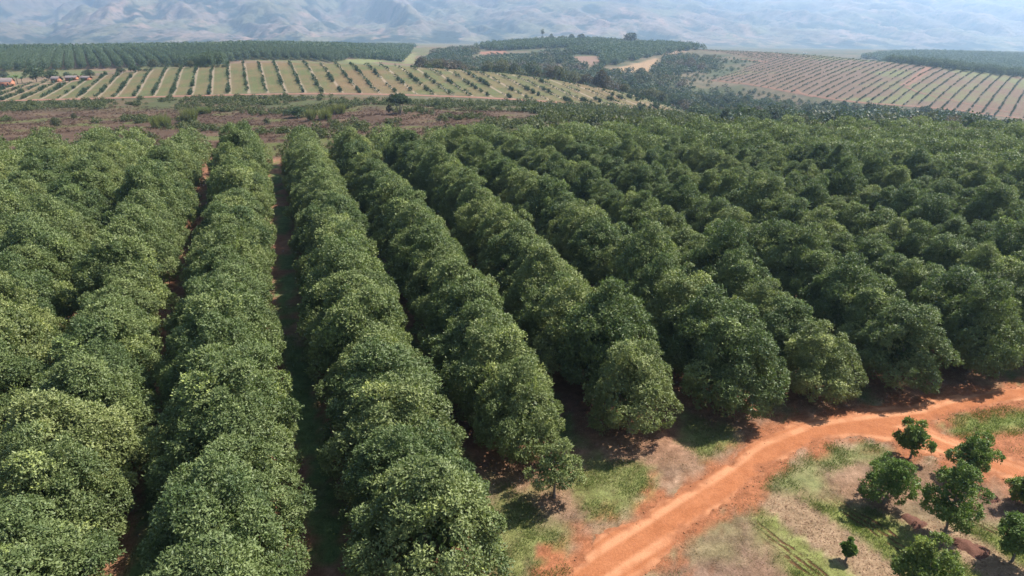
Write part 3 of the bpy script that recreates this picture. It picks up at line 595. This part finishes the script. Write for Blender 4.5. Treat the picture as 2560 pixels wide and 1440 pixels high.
# ------------------------------------------------------------------ far orchards
def block(pts, D, pitch, step, n=5): return zz(plant(poly(pts, n), D, pitch, step, .4, 0.0))
B1 = block([(-150,182),(60,178),(250,172),(330,170),(420,167),(530,165),(575,158),(610,150),(700,150),(760,150),(840,158),(870,148),(960,150),(1000,156),(1018,140),(1030,122),(1000,119),(850,120),(600,119),(300,123),(0,126),(-150,126)], -.6, 9.8, 4.6)
B2 = block([(1190,121),(1250,127),(1330,123),(1400,120),(1500,113),(1560,110),(1500,105),(1400,104),(1300,108),(1220,114)], -.1, 9, 5)
B3 = block([(1412,141),(1440,136),(1500,138),(1506,172),(1545,160),(1640,140),(1700,128),(1760,124),(1680,115),(1600,112),(1500,116),(1460,124),(1420,130)], .35, 9, 5)
B4 = block([(2150,145),(2200,152),(2300,166),(2420,180),(2560,196),(2750,215),(2750,148),(2560,140),(2400,136),(2300,134),(2220,136)], .3, 11, 6)
B5 = block([(560,112),(1035,116),(1040,119),(560,118)], -.4, 12, 8)
FO = np.concatenate([B1, B2, B3, B4, B5]); FO = FO[infr(FO, 150)]; print('far orchard trees', len(FO), [len(b) for b in (B1, B2, B3, B4, B5)])
nr = FO[:, 1] < 760; A, Bf = FO[nr], FO[~nr]
FLEAF = leaf_mat('distant_orchard_leaves', (.04, .066, .032), (.10, .13, .062), (.1, .14, .06), .5, .2, 0)
def nz(P, m=1): return rg.uniform(.85, 1.1, len(P)) * m
V, F, lv = tile(LOW, A, np.where(A[:, 0] < 60, math.atan(.6), rg.uniform(0, 6, len(A))) + rg.integers(2, size=len(A)) * PI, nz(A)[:, None] * np.where(A[:, :1] < 60, [[.62, 1.15, 1.15]], [[1, 1, 1.0]]), None, rg); V2, F2, l2 = tile(LOWER, Bf, rg.uniform(0, 6, len(Bf)), nz(Bf, 1.04), None, rg)
tag(mesh_obj('distant_orchards', np.r_[V, V2], np.r_[F, F2 + len(V)], FLEAF, attrs={'lv': np.r_[lv, l2]}), 'distant macadamia orchards in hedge-like rows below the mountains', 'orchard', kind='stuff')

# ------------------------------------------------------------------ wild trees and bush of the valley
WILD = []
for k in range(10):
    rx = rg.uniform(2.6, 3.6); h = rg.uniform(4.5, 7.0)
    V, F, lv = crown(rg, rx, rx * rg.uniform(.8, 1.1), h * rg.uniform(.08, .3), h, 24, rx * .42, 26, 3, .55, .30, 60, 2.0)
    tv, tf = trunk(rg, h * .8, .16, rx * .7, 5); WILD.append((V, F, lv, tv, tf))
WM = {}
def wild(x, y, s, k, mt, label, group, name='wild_tree', cat='tree', zs=1.0, dz=0):
    if (k, mt) not in WM:
        V, F, lv, tv, tf = WILD[k]; WM[(k, mt)] = (mesh_obj('crown', V, F, BUSH[mt], attrs={'lv': lv}, link=False).data, mesh_obj('trunk', tv, tf, BARK, smooth=True, link=False).data)
    o = empty(name, (x, y, float(Z(x, y)) + dz), rg.uniform(0, 6), (s, s, s * zs))
    for nm, me in zip(('crown', 'trunk'), WM[(k, mt)]): c = bpy.data.objects.new(nm, me); C.objects.link(c); c.parent = o
    return tag(o, label, cat, group)
VB = poly([(1045,160),(1100,128),(1180,122),(1200,130),(1160,150),(1230,170),(1340,140),(1420,132),(1500,172),(1560,184),(1625,182),(1660,150),(1700,138),(1800,140),(1900,155),(1860,180),(1765,203),(1880,225),(2000,247),(2150,268),(2330,284),(2560,306),(2700,318),(2700,335),(2300,312),(1900,310),(1740,300),(1700,270),(1640,256),(1600,241),(1450,212),(1300,189),(1150,177),(1045,172)], 5)
cand = np.c_[rg.uniform(VB[:, 0].min(), VB[:, 0].max(), 24000), rg.uniform(VB[:, 1].min(), VB[:, 1].max(), 24000)]
# valley floor in front of the right hill, between orchard edge and the road, is wooded as well
cand = cand[(inside(VB, cand[:, 0], cand[:, 1])) | ((cand[:, 1] > 200) & (cand[:, 1] < 470) & (cand[:, 0] / cand[:, 1] > .29) & ~inside(HILL_B, cand[:, 0], cand[:, 1]) & (sdist(HILL_B, cand[:, 0], cand[:, 1]) > 9))]
ok = np.ones(len(cand), bool)
for P in [TAN, MINI, HILL_A, HILL_B] + CLR: ok &= sdist(P, cand[:, 0], cand[:, 1]) > 2.5
dn = fbm(cand[:, 0] / 38, cand[:, 1] / 38, 81, 3); ok &= (rg.uniform(0, 1, len(cand)) < ss(.3, .55, dn) * .9 + .10); cand = cand[ok]
sel = []; grid = {}
for x, y in cand:
    k = (int(x // 6.4), int(y // 8.5))
    if k in grid: continue
    grid[k] = 1; sel.append((x, y))
W = zz(np.array(sel)); W = W[infr(W, 80)]
Xp = 1280 + FPX * W[:, 0] / W[:, 1]
szw = rg.uniform(.4, 1.2, len(W)) * (.65 + .8 * fbm(W[:, 0] / 60, W[:, 1] / 60, 83, 2)); szw *= np.where(W[:, 1] < 300, .7, 1.0)
szw *= .35 + .65 * ss(6, 55, sdist(HILL_B, W[:, 0], W[:, 1], lim=80)) * np.where(Xp > 1700, 1, 1); mtw = np.clip((fbm(W[:, 0] / 45, W[:, 1] / 45, 85, 2) * 5.5 - 1.0 + rg.normal(scale=.6, size=len(W))).astype(int), 0, 3)
order = np.argsort(-szw / W[:, 1]); print('wild', len(W))
# is the spot in view? (line of sight over the terrain)
def seen(p, h=4):
    t = np.linspace(.15, .97, 60); x = p[0] * t; y = p[1] * t; z = CAM_H + (p[2] + h - CAM_H) * t; g = Z(x, y) + np.where((y < 160), 6, 0); return bool((z > g).all())
WT = ['green', 'blue-green', 'olive-green', 'brownish']
take, left = [], []
for i in order: (take if len(take) < 230 and seen(W[i]) else left).append(i)
for i in take:
    side = 'left of the tan clearing' if Xp[i] < 1500 else 'between the tan clearing and the reddish hill' if W[i, 1] > 520 else 'below the track of the reddish hill' if Xp[i] > 1760 else 'behind the sloping end of the green hill'
    wild(W[i, 0], W[i, 1], szw[i], int(rg.integers(10)), int(mtw[i]), '%s wild tree in the valley %s' % (WT[mtw[i]], side), 'wild trees in the valley bush')
left = np.array(left)
for mt, nm, lb in ((0, 'green', 'distant green thicket filling the gaps of the valley bush'), (1, 'blue', 'distant blue-green thicket filling the valley bush'), (2, 'olive', 'distant olive scrub among the valley trees'), (3, 'brown', 'distant dry brown scrub among the valley trees')):
    ii = left[mtw[left] == mt]
    if not len(ii): continue
    pr = [(v * 1.0, f, l) for v, f, l, _, _ in [WILD[q] for q in (0, 3, 6, 8)]] if False else [crown(rg, 3, 3, .3, 5, 12, 1.6, 14, 1, 1.2, .75, 10) for _ in range(4)]
    V, F, lv = tile(pr, W[ii], rg.uniform(0, 6, len(ii)), szw[ii], None, rg)
    tag(mesh_obj('valley_thicket', V, F, BUSH[mt], attrs={'lv': lv}), lb, 'thicket', kind='stuff')

# landmark trees
def landmark(px, py, wpx, hpx, mt, label, name='wild_tree', k=None, group=None):
    g = gp(px, py)[0]; d = g[1] * CP + (CAM_H - g[2]) * SP; w_ = wpx * d / FPX; h = hpx * d / FPX; k = int(rg.integers(10)) if k is None else k
    V = WILD[k][0]; s = w_ / (V[:, 0].max() - V[:, 0].min()); zs = h / V[:, 2].max() / s; return wild(g[0], g[1], s, k, mt, label, group, name, 'tree', zs)
landmark(1576, 113, 44, 31, 1, 'big dark round tree standing above the far orchard on the crest')
CG = 'round trees along the distant crest'
landmark(1324, 106, 16, 15, 1, 'low leftmost round tree of the line on the distant crest', group=CG)
landmark(1346, 105, 26, 16, 1, 'low wide tree under the tall thin tree on the crest', group=CG)
landmark(1378, 104, 18, 20, 1, 'round dark tree right of the tall thin tree on the crest', group=CG)
landmark(1407, 104, 22, 15, 2, 'low pale olive tree on the crest between two dark trees', group=CG)
landmark(1429, 104, 20, 19, 1, 'dome-shaped dark tree second from right on the crest', group=CG)
landmark(1453, 104, 28, 19, 1, 'wide flat-topped dark tree rightmost on the crest', group=CG)
def tall_tree():
    g = gp(1356, 105)[0]; m = (g[1] * CP + (CAM_H - g[2]) * SP) / FPX; o = empty('tall_tree', g); h = 29 * m
    rg = np.random.default_rng(3); V, F, lv = crown(rg, 4 * m, 4 * m, h * .62, h, 12, 1.6 * m, 20, 2, .8, .5, 30); V2, F2, l2 = crown(rg, 3.5 * m, 3.5 * m, h * .3, h * .5, 8, 1.4 * m, 14, 2, .8, .5, 10)
    mesh_obj('crown', np.r_[V, V2], np.r_[F, F2 + len(V)], BUSH[1], o, {'lv': np.r_[lv, l2]}); tv, tf = limb([(0, 0, -1), (.3, 0, h * .4), (0, 0, h * .8)], .5, .2); mesh_obj('trunk', tv, tf, BARK, o)
    tag(o, 'tall thin tree with a small tuft crown rising above the crest', 'tree')
tall_tree()
def umbrella_tree():
    g = gp(1000, 283)[0]; m = (g[1] * CP + (CAM_H - g[2]) * SP) / FPX; o = empty('acacia_tree', g); h = 46 * m; rg = np.random.default_rng(9); cv, cf, cl = [], [], []; off = 0; tr = []
    for a, b, s in ((-.62, 0, .50), (-.1, .2, .62), (.55, -.1, .5), (.15, .5, .5), (.0, -.5, .45)):
        r = 27 * m; V, F, lv = crown(rg, r * s, r * s, h * (.52 + .08 * s), h * (.80 + .30 * s) * (1 if a < .3 else .88), 20, r * s * .36, 40, 4, .34, .16, 50, 2.0); V[:, 0] += a * r; V[:, 1] += b * r
        cv.append(V); cf.append(F + off); cl.append(lv); off += len(V); tr.append(limb([(a * .3, b * .3, -.3), (a * r * .35, b * r * .35, h * .3), (a * r * .85, b * r * .85, h * .68)], .17, .07))
    mesh_obj('crown', np.concatenate(cv), np.concatenate(cf), BUSH[0], o, {'lv': np.concatenate(cl)}); tv, tf = join(tr); mesh_obj('trunk', tv, tf, BARK, o, smooth=True)
    tag(o, 'lone many-stemmed tree with umbrella crowns on the burnt slope', 'tree')
umbrella_tree()
landmark(975, 285, 22, 24, 3, 'dark brownish shrub crouching left of the lone umbrella tree', 'shrub')
landmark(1053, 277, 18, 18, 3, 'dark brownish shrub right of the lone umbrella tree', 'shrub')
landmark(1093, 268, 18, 16, 0, 'small green bush up-slope right of the lone umbrella tree', 'shrub')
# village trees
VT = 'trees round the huts'
for px, py, w_, h, mt, lb in ((92, 205, 62, 40, 0, 'large spreading green tree behind the huts'), (133, 201, 34, 28, 0, 'rounded green tree right of the large village tree'), (10, 196, 30, 18, 1, 'dark green tree behind the brick hut at the left edge'),
    (170, 194, 22, 15, 0, 'small green tree behind the low shed'), (222, 193, 34, 20, 1, 'dark dome-shaped tree behind the rightmost hut'), (190, 197, 14, 14, 2, 'pale leafy tree beside the low shed'), (43, 172, 14, 10, 2, 'small round olive bush on bare ground by far orchard'),
    (303, 185, 24, 16, 1, 'dark bush on the edge of the green hill'), (337, 180, 30, 18, 0, 'dark leafy bush where hill crest meets far orchard'), (386, 171, 30, 24, 2, 'light olive round tree in front of the far orchard rows'), (478, 169, 24, 18, 2, 'yellowish-green tree in front of the far orchard rows'), (445, 170, 16, 12, 2, 'small yellowish bush left of a yellowish-green tree')):
    landmark(px, py, w_, h, mt, lb, group=VT if px < 240 else None)
for px, mt in ((520, 0), (545, 1), (560, 0), (535, 2), (500, 0), (420, 0), (405, 2), (365, 0), (350, 2)): landmark(px, 168 if px > 400 else 178, 15, 7, mt, 'low bush in the hedge along the crest of the green hill', 'bush', group='bushes along the hill crest')

# banana plants
def banana(px, py, hpx, label, seed):
    g = gp(px, py)[0]; m = (g[1] * CP + (CAM_H - g[2]) * SP) / FPX; h = hpx * m; o = empty('banana_plant', g); rg = np.random.default_rng(seed); P = []
    for k in range(16):
        a = k * 2.4; e = h * rg.uniform(.45, .7); up = rg.uniform(.15, .75); base = np.array([0, 0, h * .55]); d = np.array([math.cos(a), math.sin(a), 0]); s = np.array([-math.sin(a), math.cos(a), 0]); pts = []
        for t in (0, .33, .66, 1): pts.append(base + d * e * t + np.array([0, 0, h * up * t * (1.25 - .95 * t)]))
        wd = h * .085; V = []
        for p, q in zip(pts, (.3, 1, .95, .15)): V += [p - s * wd * q, p + s * wd * q]
        P.append((np.array(V), np.array([(0, 1, 3, 2), (2, 3, 5, 4), (4, 5, 7, 6)])))
    V, F = join(P); mesh_obj('leaves', V, F, leafb, o, {'lv': np.full(len(V), .7)}); tv, tf = limb([(0, 0, -.2), (.02, 0, h * .3), (0, 0, h * .58)], .22, .12); mesh_obj('stem', tv, tf, leafb, o, {'lv': np.full(len(tv), .3)})
    tag(o, label, 'banana plant', 'banana plants beside the huts')
leafb = leaf_mat('banana_leaves', (.05, .09, .03), (.15, .21, .075), (.2, .25, .08), .4, .3, .2)
for k, (px, py, h, lb) in enumerate(((32, 208, 22, 'banana plant nearest the brick hut, pale ragged leaves'), (44, 209, 26, 'tallest banana plant with spreading pale leaves'), (56, 209, 20, 'banana plant under the large village tree'), (204, 198, 16, 'banana plant beside the rightmost hut'))): banana(px, py, h, lb, k + 2)

# ------------------------------------------------------------------ huts
BRICK = (lambda M: (M.col(M.mix(M.noise(2.5, 5, .7), (.30, .12, .07), (.40, .18, .11))), M.m)[-1])(Mat('red_brick', .9, .1))
ROOF = (lambda M: (M.col(M.mix(M.noise(1.2, 5, .7), (.15, .115, .105), (.25, .20, .185))), M.m)[-1])(Mat('faded_tin_roof', .6, .3))
WOOD = (lambda M: (M.col(M.mix(M.noise(3, 3, .6), (.06, .04, .03), (.11, .075, .05))), M.m)[-1])(Mat('dark_wood', .8, .2))
PLAST = (lambda M: (M.col(M.mix(M.noise(1, 3, .6), (.68, .67, .64), (.8, .79, .76))), M.m)[-1])(Mat('white_wall', .8, .2))
def boxm(x0, x1, y0, y1, z0, z1):
    V = np.array([(x, y, z) for z in (z0, z1) for x, y in ((x0, y0), (x1, y0), (x1, y1), (x0, y1))], float); return V, np.array([(0, 3, 2, 1), (4, 5, 6, 7), (0, 1, 5, 4), (1, 2, 6, 5), (2, 3, 7, 6), (3, 0, 4, 7)])
def hut(px, py, wpx, hpx, label, wall=BRICK, gable=True, rz=0, name='brick_hut', cat='hut', group='village huts'):
    g = gp(px, py)[0]; m = (g[1] * CP + (CAM_H - g[2]) * SP) / FPX; W_, H_ = wpx * m, hpx * m * .95; D_ = W_ * .7; o = empty(name, g, rz); t = .25; hw = W_ / 2; hd = D_ / 2; eh = H_ * .62
    ps = [boxm(-hw, hw, -hd, -hd + t, -.6, eh), boxm(-hw, hw, hd - t, hd, -.6, eh), boxm(-hw, -hw + t, -hd + t, hd - t, -.6, eh), boxm(hw - t, hw, -hd + t, hd - t, -.6, eh)]
    for sx in (-1, 1):       # gable triangles, thick
        x0, x1 = (-hw, -hw + t) if sx < 0 else (hw - t, hw); V = np.array([(x, y, z) for x in (x0, x1) for y, z in ((-hd, eh), (hd, eh), (0.3, H_ - .12), (-.3, H_ - .12))], float); ps.append((V, np.array([(0, 1, 2, 3), (7, 6, 5, 4), (0, 4, 5, 1), (1, 5, 6, 2), (2, 6, 7, 3), (3, 7, 4, 0)])))
    V, F = join(ps); mesh_obj('wall', V, F, wall, o)
    e = .45; V = []; n = 24
    for k in range(n + 1):
        x = -hw - e + (W_ + 2 * e) * k / n; c = .03 * (k % 2)
        for y, z in ((-hd - e, eh - e * (H_ - eh) / hd), (0, H_), (hd + e, eh - e * (H_ - eh) / hd)):
            V += [(x, y, z + c + .06), (x, y, z + c)]
    F = []
    for k in range(n):
        b = k * 6; F += [(b, b + 6, b + 8, b + 2), (b + 2, b + 8, b + 10, b + 4), (b + 1, b + 3, b + 9, b + 7), (b + 3, b + 5, b + 11, b + 9), (b, b + 1, b + 7, b + 6), (b + 4, b + 10, b + 11, b + 5)]
    mesh_obj('roof', V, F, ROOF, o)
    d = mesh_obj('door', *boxm(-.5, .5, -hd - .04, -hd - .004, 0, min(2, eh * .85)), WOOD, o); mesh_obj('frame', *join([boxm(-.62, -.5, -hd - .06, -hd - .004, 0, min(2.1, eh * .9)), boxm(.5, .62, -hd - .06, -hd - .004, 0, min(2.1, eh * .9))]), ROOF, d)
    for x in (-hw * .6, hw * .6): mesh_obj('window', *boxm(x - .4, x + .4, -hd - .05, -hd - .004, eh * .4, eh * .75), WOOD, o)
    tag(o, label, cat, group); return o
hut(14, 217, 36, 22, 'large orange brick hut with pinkish tin roof at the left edge', rz=.25)
hut(142, 205, 20, 14, 'small brick hut with white-topped roof under the large village tree', rz=-.2)
hut(181, 200, 25, 11, 'long low brick shed with rusty pinkish roof between two trees', rz=.1)
hut(217, 200, 21, 10, 'plain red-brown brick hut below the dark dome-shaped tree', rz=-.3)
def farhouse(px, py, wpx, lb): hut(px, py, wpx, wpx * .42, lb, PLAST, True, 0, 'white_house', 'house', 'white houses at the mountain foot')
farhouse(646, 107, 14, 'largest white house below the mountains, beyond the far orchard'); farhouse(622, 108, 8, 'small white house left of the largest white house'); farhouse(851, 119, 10, 'white shed at the edge of the far orchard')
farhouse(2013, 133, 7, 'tiny white house beyond the reddish hill')

# ------------------------------------------------------------------ burnt scrub, grass clumps, weeds, near grass, litter
def tuft(rg, n, h, spread, wd):
    a = rg.uniform(0, 2 * PI, n); r = rg.uniform(0, spread * .4, n); P = np.c_[np.cos(a) * r, np.sin(a) * r, np.zeros(n)]
    D = unit(np.c_[np.cos(a) * rg.uniform(0, spread, n), np.sin(a) * rg.uniform(0, spread, n), np.full(n, 1.0)]); V, F = kites(P, D, h * rg.uniform(.5, 1.1, n), np.full(n, wd), rg, .08); return V, F, np.repeat(rg.uniform(.1, .9, n), 4)
def scatter(P, n, cond=None):
    p = np.c_[rg.uniform(P[:, 0].min(), P[:, 0].max(), n), rg.uniform(P[:, 1].min(), P[:, 1].max(), n)]; p = p[inside(P, p[:, 0], p[:, 1])]
    if cond is not None: p = p[cond(p[:, 0], p[:, 1])]
    return zz(p)
gm_grass = leaf_mat('fresh_grass', (.065, .095, .028), (.14, .175, .055), (.20, .20, .08), .6, .3, 0)
gm_dry = leaf_mat('dry_grass', (.13, .09, .055), (.33, .24, .15), (.42, .33, .21), .7, .2, 0)
gm_burnt = leaf_mat('burnt_scrub', (.042, .028, .020), (.125, .075, .046), (.20, .15, .08), .8, .1, 0)
gm_weed = leaf_mat('slope_weeds', (.04, .058, .02), (.11, .125, .045), (.17, .16, .06), .6, .25, 0)
gm_tall = leaf_mat('tall_reed_grass', (.10, .115, .04), (.22, .22, .09), (.28, .26, .13), .6, .3, 0)
STRIP = np.array([(-140,125),(-60,127),(20,132),(70,140),(110,146),(60,210),(150,345),(-100,345),(-290,345)], float)
BU = [tuft(rg, 16, .9, .9, .07) for _ in range(5)]
p = scatter(STRIP, 42000, lambda x, y: (y > edgeY(1280 + FPX * x / y) - 1) & (fbm(x / 14, y / 14, 91, 3) > .40) & (y < 300) & (x / y < .06 + .3 * (vnoise(x / 30, y / 30, 92) - .5))); p = p[infr(p)]
V, F, lv = tile(BU, p, rg.uniform(0, 6, len(p)), rg.uniform(.3, .95, len(p)), None, rg); tag(mesh_obj('burnt_scrub', V, F, gm_burnt, attrs={'lv': lv}), 'burnt purplish-brown scrub covering the slope behind the orchard', 'scrub', kind='stuff'); print('burnt', len(p))
WD = [crown(rg, .9, .9, .0, 1.1, 9, .45, 9, 2, .42, .22, 4) for _ in range(4)]
def wc(x, y):
    n = fbm(x / 17, y / 17, 93, 3); u = x / y; return (y > edgeY(1280 + FPX * x / y)) & (rg.uniform(0, 1, len(x)) < np.clip(ss(.50, .62, n - .09 + .20 * ss(255, 310, y) + .22 * ss(-.08, .12, u)), .0, 1) * .6) & (y < 335) & (sdist(HILL_A, x, y) > 6)
p = scatter(STRIP, 17000, wc); p = p[infr(p)]; V, F, lv = tile(WD, p, rg.uniform(0, 6, len(p)), rg.uniform(.4, 1.5, len(p)) * (1 + .5 * (p[:, 0] / p[:, 1] > .02)), None, rg)
tag(mesh_obj('slope_weeds', V, F, gm_weed, attrs={'lv': lv}), 'low green and yellowish weeds spreading over the burnt slope', 'weeds', kind='stuff'); print('weeds', len(p))
def reed(px, py, wpx, hpx, lb, seed):
    g = gp(px, py)[0]; m = (g[1] * CP + (CAM_H - g[2]) * SP) / FPX; rg2 = np.random.default_rng(seed); ps = []; W2 = wpx * m / 2
    for k in range(24):
        a = rg2.uniform(0, 6.28); r = W2 * math.sqrt(rg2.uniform(0, 1)) * .8; v, f, l = tuft(rg2, 60, hpx * m * rg2.uniform(.75, 1.15), .55, .09); v = v + [r * math.cos(a), r * math.sin(a), 0]; ps.append((v, f, l))
    V, F = join([(a, b) for a, b, _ in ps]); o = mesh_obj('tall_grass_clump', V, F, gm_tall, attrs={'lv': np.concatenate([l for _, _, l in ps])}); o.location = g; tag(o, lb, 'grass clump', 'clumps of tall grass on the burnt slope')
reed(408, 318, 66, 36, 'broad pale green clump of tall grass above the orchard', 1); reed(474, 306, 42, 40, 'taller narrow pale grass clump right of the broad clump', 2); reed(800, 300, 70, 34, 'wide yellow-green grass clump near the bushes', 3); reed(840, 285, 50, 28, 'upper yellow-green grass clump near the bushes', 4); reed(510, 285, 36, 20, 'low yellowish grass clump behind the taller one', 5)
for px, py, w_, h, mt, lb in ((745, 293, 56, 28, 0, 'dark green bush left of the yellow-green grass clumps'), (718, 288, 26, 16, 1, 'small dark bush beside the dark green bush'), (187, 300, 16, 18, 2, 'small pale green sapling alone on the burnt slope'), (143, 322, 30, 30, 2, 'bright yellow-green leafy tree peeking over the orchard edge'), (762, 335, 26, 26, 2, 'light green young tree at the back edge of the orchard'),
    (606, 285, 16, 12, 2, 'light green seedling bush in the middle of the burnt slope'), (668, 312, 20, 18, 2, 'thin pale green bush close behind the orchard'), (1600, 284, 18, 22, 1, 'grey-green bush near the end of the track')): landmark(px, py, w_, h, mt, lb, 'shrub')
# near grass and leaf litter
NG = [tuft(rg, 9, .13, .9, .022) for _ in range(5)]; GS = []
for P, dens in ((G_R, 60), (G_A, 55), (G_L, 60), (G_B, 60), (G_M, 45)):
    ar = (np.ptp(P[:, 0]) * np.ptp(P[:, 1])); GS.append(scatter(P, int(ar * dens), lambda x, y: (fbm(x / 1.2, y / 1.2, 95, 3) > .47) & (sdist(ROADP, x, y) > -.25 + .0 * x)))
NA = np.array([(-45, 22), (60, 22), (75, 62), (-60, 62)], float)
def lanec(x, y):
    ln = lane(x, y); fr = np.abs(ln - np.round(ln)); n = fbm(x / 6, y / 6, 15, 3) * .6 + fbm(x / 1.7, y / 1.7, 11, 4) * .4; return (fr > .36) & (n > .45) & (ln > -19)
GS.append(scatter(NA, 60000, lambda x, y: lanec(x, y) & (sdist(ROADP, x, y) > .3) & ~((x > 14) & (y < 36)))[:16000])
def yst(x, y):
    n1 = fbm(x / 1.7, y / 1.7, 11, 4); perp = (x - 24.1) * .866 + (y - 30.2) * .5; ph = np.mod(perp / 5.8 + (n1 - .5) * .07, 1); return (np.minimum(ph, 1 - ph) > .24) & (np.abs(ph - .44) > .035) & (np.abs(ph - .555) > .035) & (y + .25 * (x - 20) < 32.5) & (x > 14) & (sdist(ROADP, x, y) > .5) & (n1 > .42)
YA = np.array([(13, 22), (40, 22), (40, 36), (15, 36)], float); GS.append(scatter(YA, 30000, yst))
p = np.concatenate(GS); V, F, lv = tile(NG, p, rg.uniform(0, 6, len(p)), rg.uniform(.5, 1.5, len(p)), None, rg)
tag(mesh_obj('grass', V, F, gm_grass, attrs={'lv': lv}), 'patches of short green grass beside the red dirt road', 'grass', kind='stuff'); print('grass', len(p))
DA = np.array([(0, 22), (42, 22), (60, 60), (5, 45), (-5, 30)], float)
DG = [tuft(rg, 7, .11, 1.6, .02) for _ in range(4)]
p = scatter(DA, 52000, lambda x, y: (sdist(ROADP, x, y) > .15) & (fbm(x / 1.4, y / 1.4, 97, 3) > .46)); V, F, lv = tile(DG, p, rg.uniform(0, 6, len(p)), rg.uniform(.5, 1.4, len(p)), None, rg)
tag(mesh_obj('dry_grass', V, F, gm_dry, attrs={'lv': lv}), 'dry straw and cut grass lying on the verges of the dirt road', 'dry grass', kind='stuff')
gm_lit = leaf_mat('fallen_leaves', (.075, .035, .02), (.24, .12, .07), (.40, .24, .14), .8, .1, 0)
def lyc(x, y):
    ln = lane(x, y); rr = np.round(ln); fr = np.abs(ln - rr); ne = np.array([near_end(int(v)) for v in np.clip(rr, -11, 29)]); n = fbm(x / 1.2, y / 1.2, 103, 3)
    return (ln > -19) & (((y > ne - 4) & (fr < .42)) | (y < 0)) & (n > .42)
q1 = scatter(NA, 46000, lyc)[:20000]
q2 = scatter(YA, 15000, lambda x, y: (np.minimum(np.mod(((x - 24.1) * .866 + (y - 30.2) * .5) / 5.8, 1), 1 - np.mod(((x - 24.1) * .866 + (y - 30.2) * .5) / 5.8, 1)) < .2) & (y + .25 * (x - 20) < 32.5) & (sdist(ROADP, x, y) > .3))
p = np.r_[q1, q2]; a = rg.uniform(0, 6.28, len(p)); D = unit(np.c_[np.cos(a), np.sin(a), rg.uniform(-.1, .5, len(p))]); V, F = kites(p + [0, 0, .012], D, rg.uniform(.05, .13, len(p)), rg.uniform(.03, .07, len(p)), rg, 0, np.tile([0, 0, 1.], (len(p), 1)))
tag(mesh_obj('leaf_litter', V, F, gm_lit, attrs={'lv': np.repeat(rg.uniform(0, 1, len(p)), 4)}), 'fallen brown leaves and chips strewn under the trees', 'leaf litter', kind='stuff'); print('litter', len(p))
CLOD = (lambda M: (M.col(M.mix(M.noise(9, 4, .7), (.14, .06, .03), (.34, .17, .09))), M.m)[-1])(Mat('earth_clods', .95, .05))
oc = np.array([(1,0,0),(0,1,0),(-1,0,0),(0,-1,0),(.1,0,.7),(0,.1,-.6)], float); of = np.array([(0,1,4),(1,2,4),(2,3,4),(3,0,4),(1,0,5),(2,1,5),(3,2,5),(0,3,5)]); CL = [(oc * rg.uniform(.6, 1.3, (6, 1)), of, np.zeros(6)) for _ in range(6)]
p = scatter(np.array([(0, 22), (45, 22), (60, 60), (5, 45)], float), 9000, lambda x, y: np.abs(sdist(ROADP, x, y) + .2) < .75 * fbm(x * 2, y * 2, 105, 2)); p = np.r_[p, scatter(ROADP, 260)]
V, F, lv = tile(CL, p + [0, 0, .01], rg.uniform(0, 6, len(p)), rg.uniform(.02, .07, len(p)), None, rg); tag(mesh_obj('earth_clods', V, F, CLOD), 'small clods and stones along the edges of the red dirt road', 'stones', kind='stuff')
# dark mulch heaps between the young trees
MUL = (lambda M: (M.col(M.mix(M.noise(12, 4, .7), (.07, .032, .022), (.19, .095, .07))), M.bump(M.noise(20, 4, .8), .9, .05), M.m)[-1])(Mat('dark_mulch', .95, .05))
def heap(p0, p1, w_, lb, seed):
    a, b = gp([p0[0], p1[0]], [p0[1], p1[1]])[:, :2]; L = np.hypot(*(b - a)); nx, ny = int(L / .1), int(w_ / .1); s = np.linspace(0, 1, nx); t = np.linspace(-1, 1, ny); S_, T_ = np.meshgrid(s, t, indexing='ij'); d = (b - a) / L; n = np.array([-d[1], d[0]])
    wv = w_ / 2 * (.6 + .8 * fbm(s * 6 + seed, s * 0, 99, 3))[:, None]; X = a[0] + d[0] * L * S_ + n[0] * T_ * wv; Y = a[1] + d[1] * L * S_ + n[1] * T_ * wv; prof = (1 - T_**2) * np.minimum(1, 6 * np.minimum(S_, 1 - S_)); z = Z(X, Y) - .05 + prof * .22 * (.3 + 1.2 * fbm(X * 4, Y * 4, 101, 3))
    i, j = np.meshgrid(np.arange(nx - 1), np.arange(ny - 1), indexing='ij'); q = (i * ny + j).ravel(); V = np.c_[X.ravel(), Y.ravel(), z.ravel()]; c = V.mean(0); c[2] = V[:, 2].min(); o = mesh_obj('mulch_heap', V - c, np.c_[q, q + 1, q + ny + 1, q + ny], MUL, smooth=True); o.location = c; tag(o, lb, 'mulch', 'mulch heaps between the young trees')
heap((2255,1285),(2310,1320),1.1,'dark mulch heap between the broad and the tall pointed young trees',1); heap((2375,1345),(2475,1395),1.3,'long dark mulch heap right of the tall pointed young tree',2); heap((2430,1215),(2495,1258),1.1,'dark mulch heap below the tree with low side branch',3)

# ------------------------------------------------------------------ haze
hz = Mat('haze'); hz.t.nodes.remove(hz.b); pv = hz.t.nodes.new('ShaderNodeVolumePrincipled'); pv.inputs['Color'].default_value = (.53, .73, .98, 1); pv.inputs['Density'].default_value = HAZE; pv.inputs['Anisotropy'].default_value = .55
hz.t.links.new(pv.outputs[0], hz.out.inputs['Volume'])
V, F = boxm(-15500, 15500, -300, 9700, min(mz[0], float(ZG.min())) - 1, mz[1] + 5); hb = mesh_obj('haze', V, F, hz.m); tag(hb, 'pale blue haze filling the air over the valley', 'haze', kind='stuff')
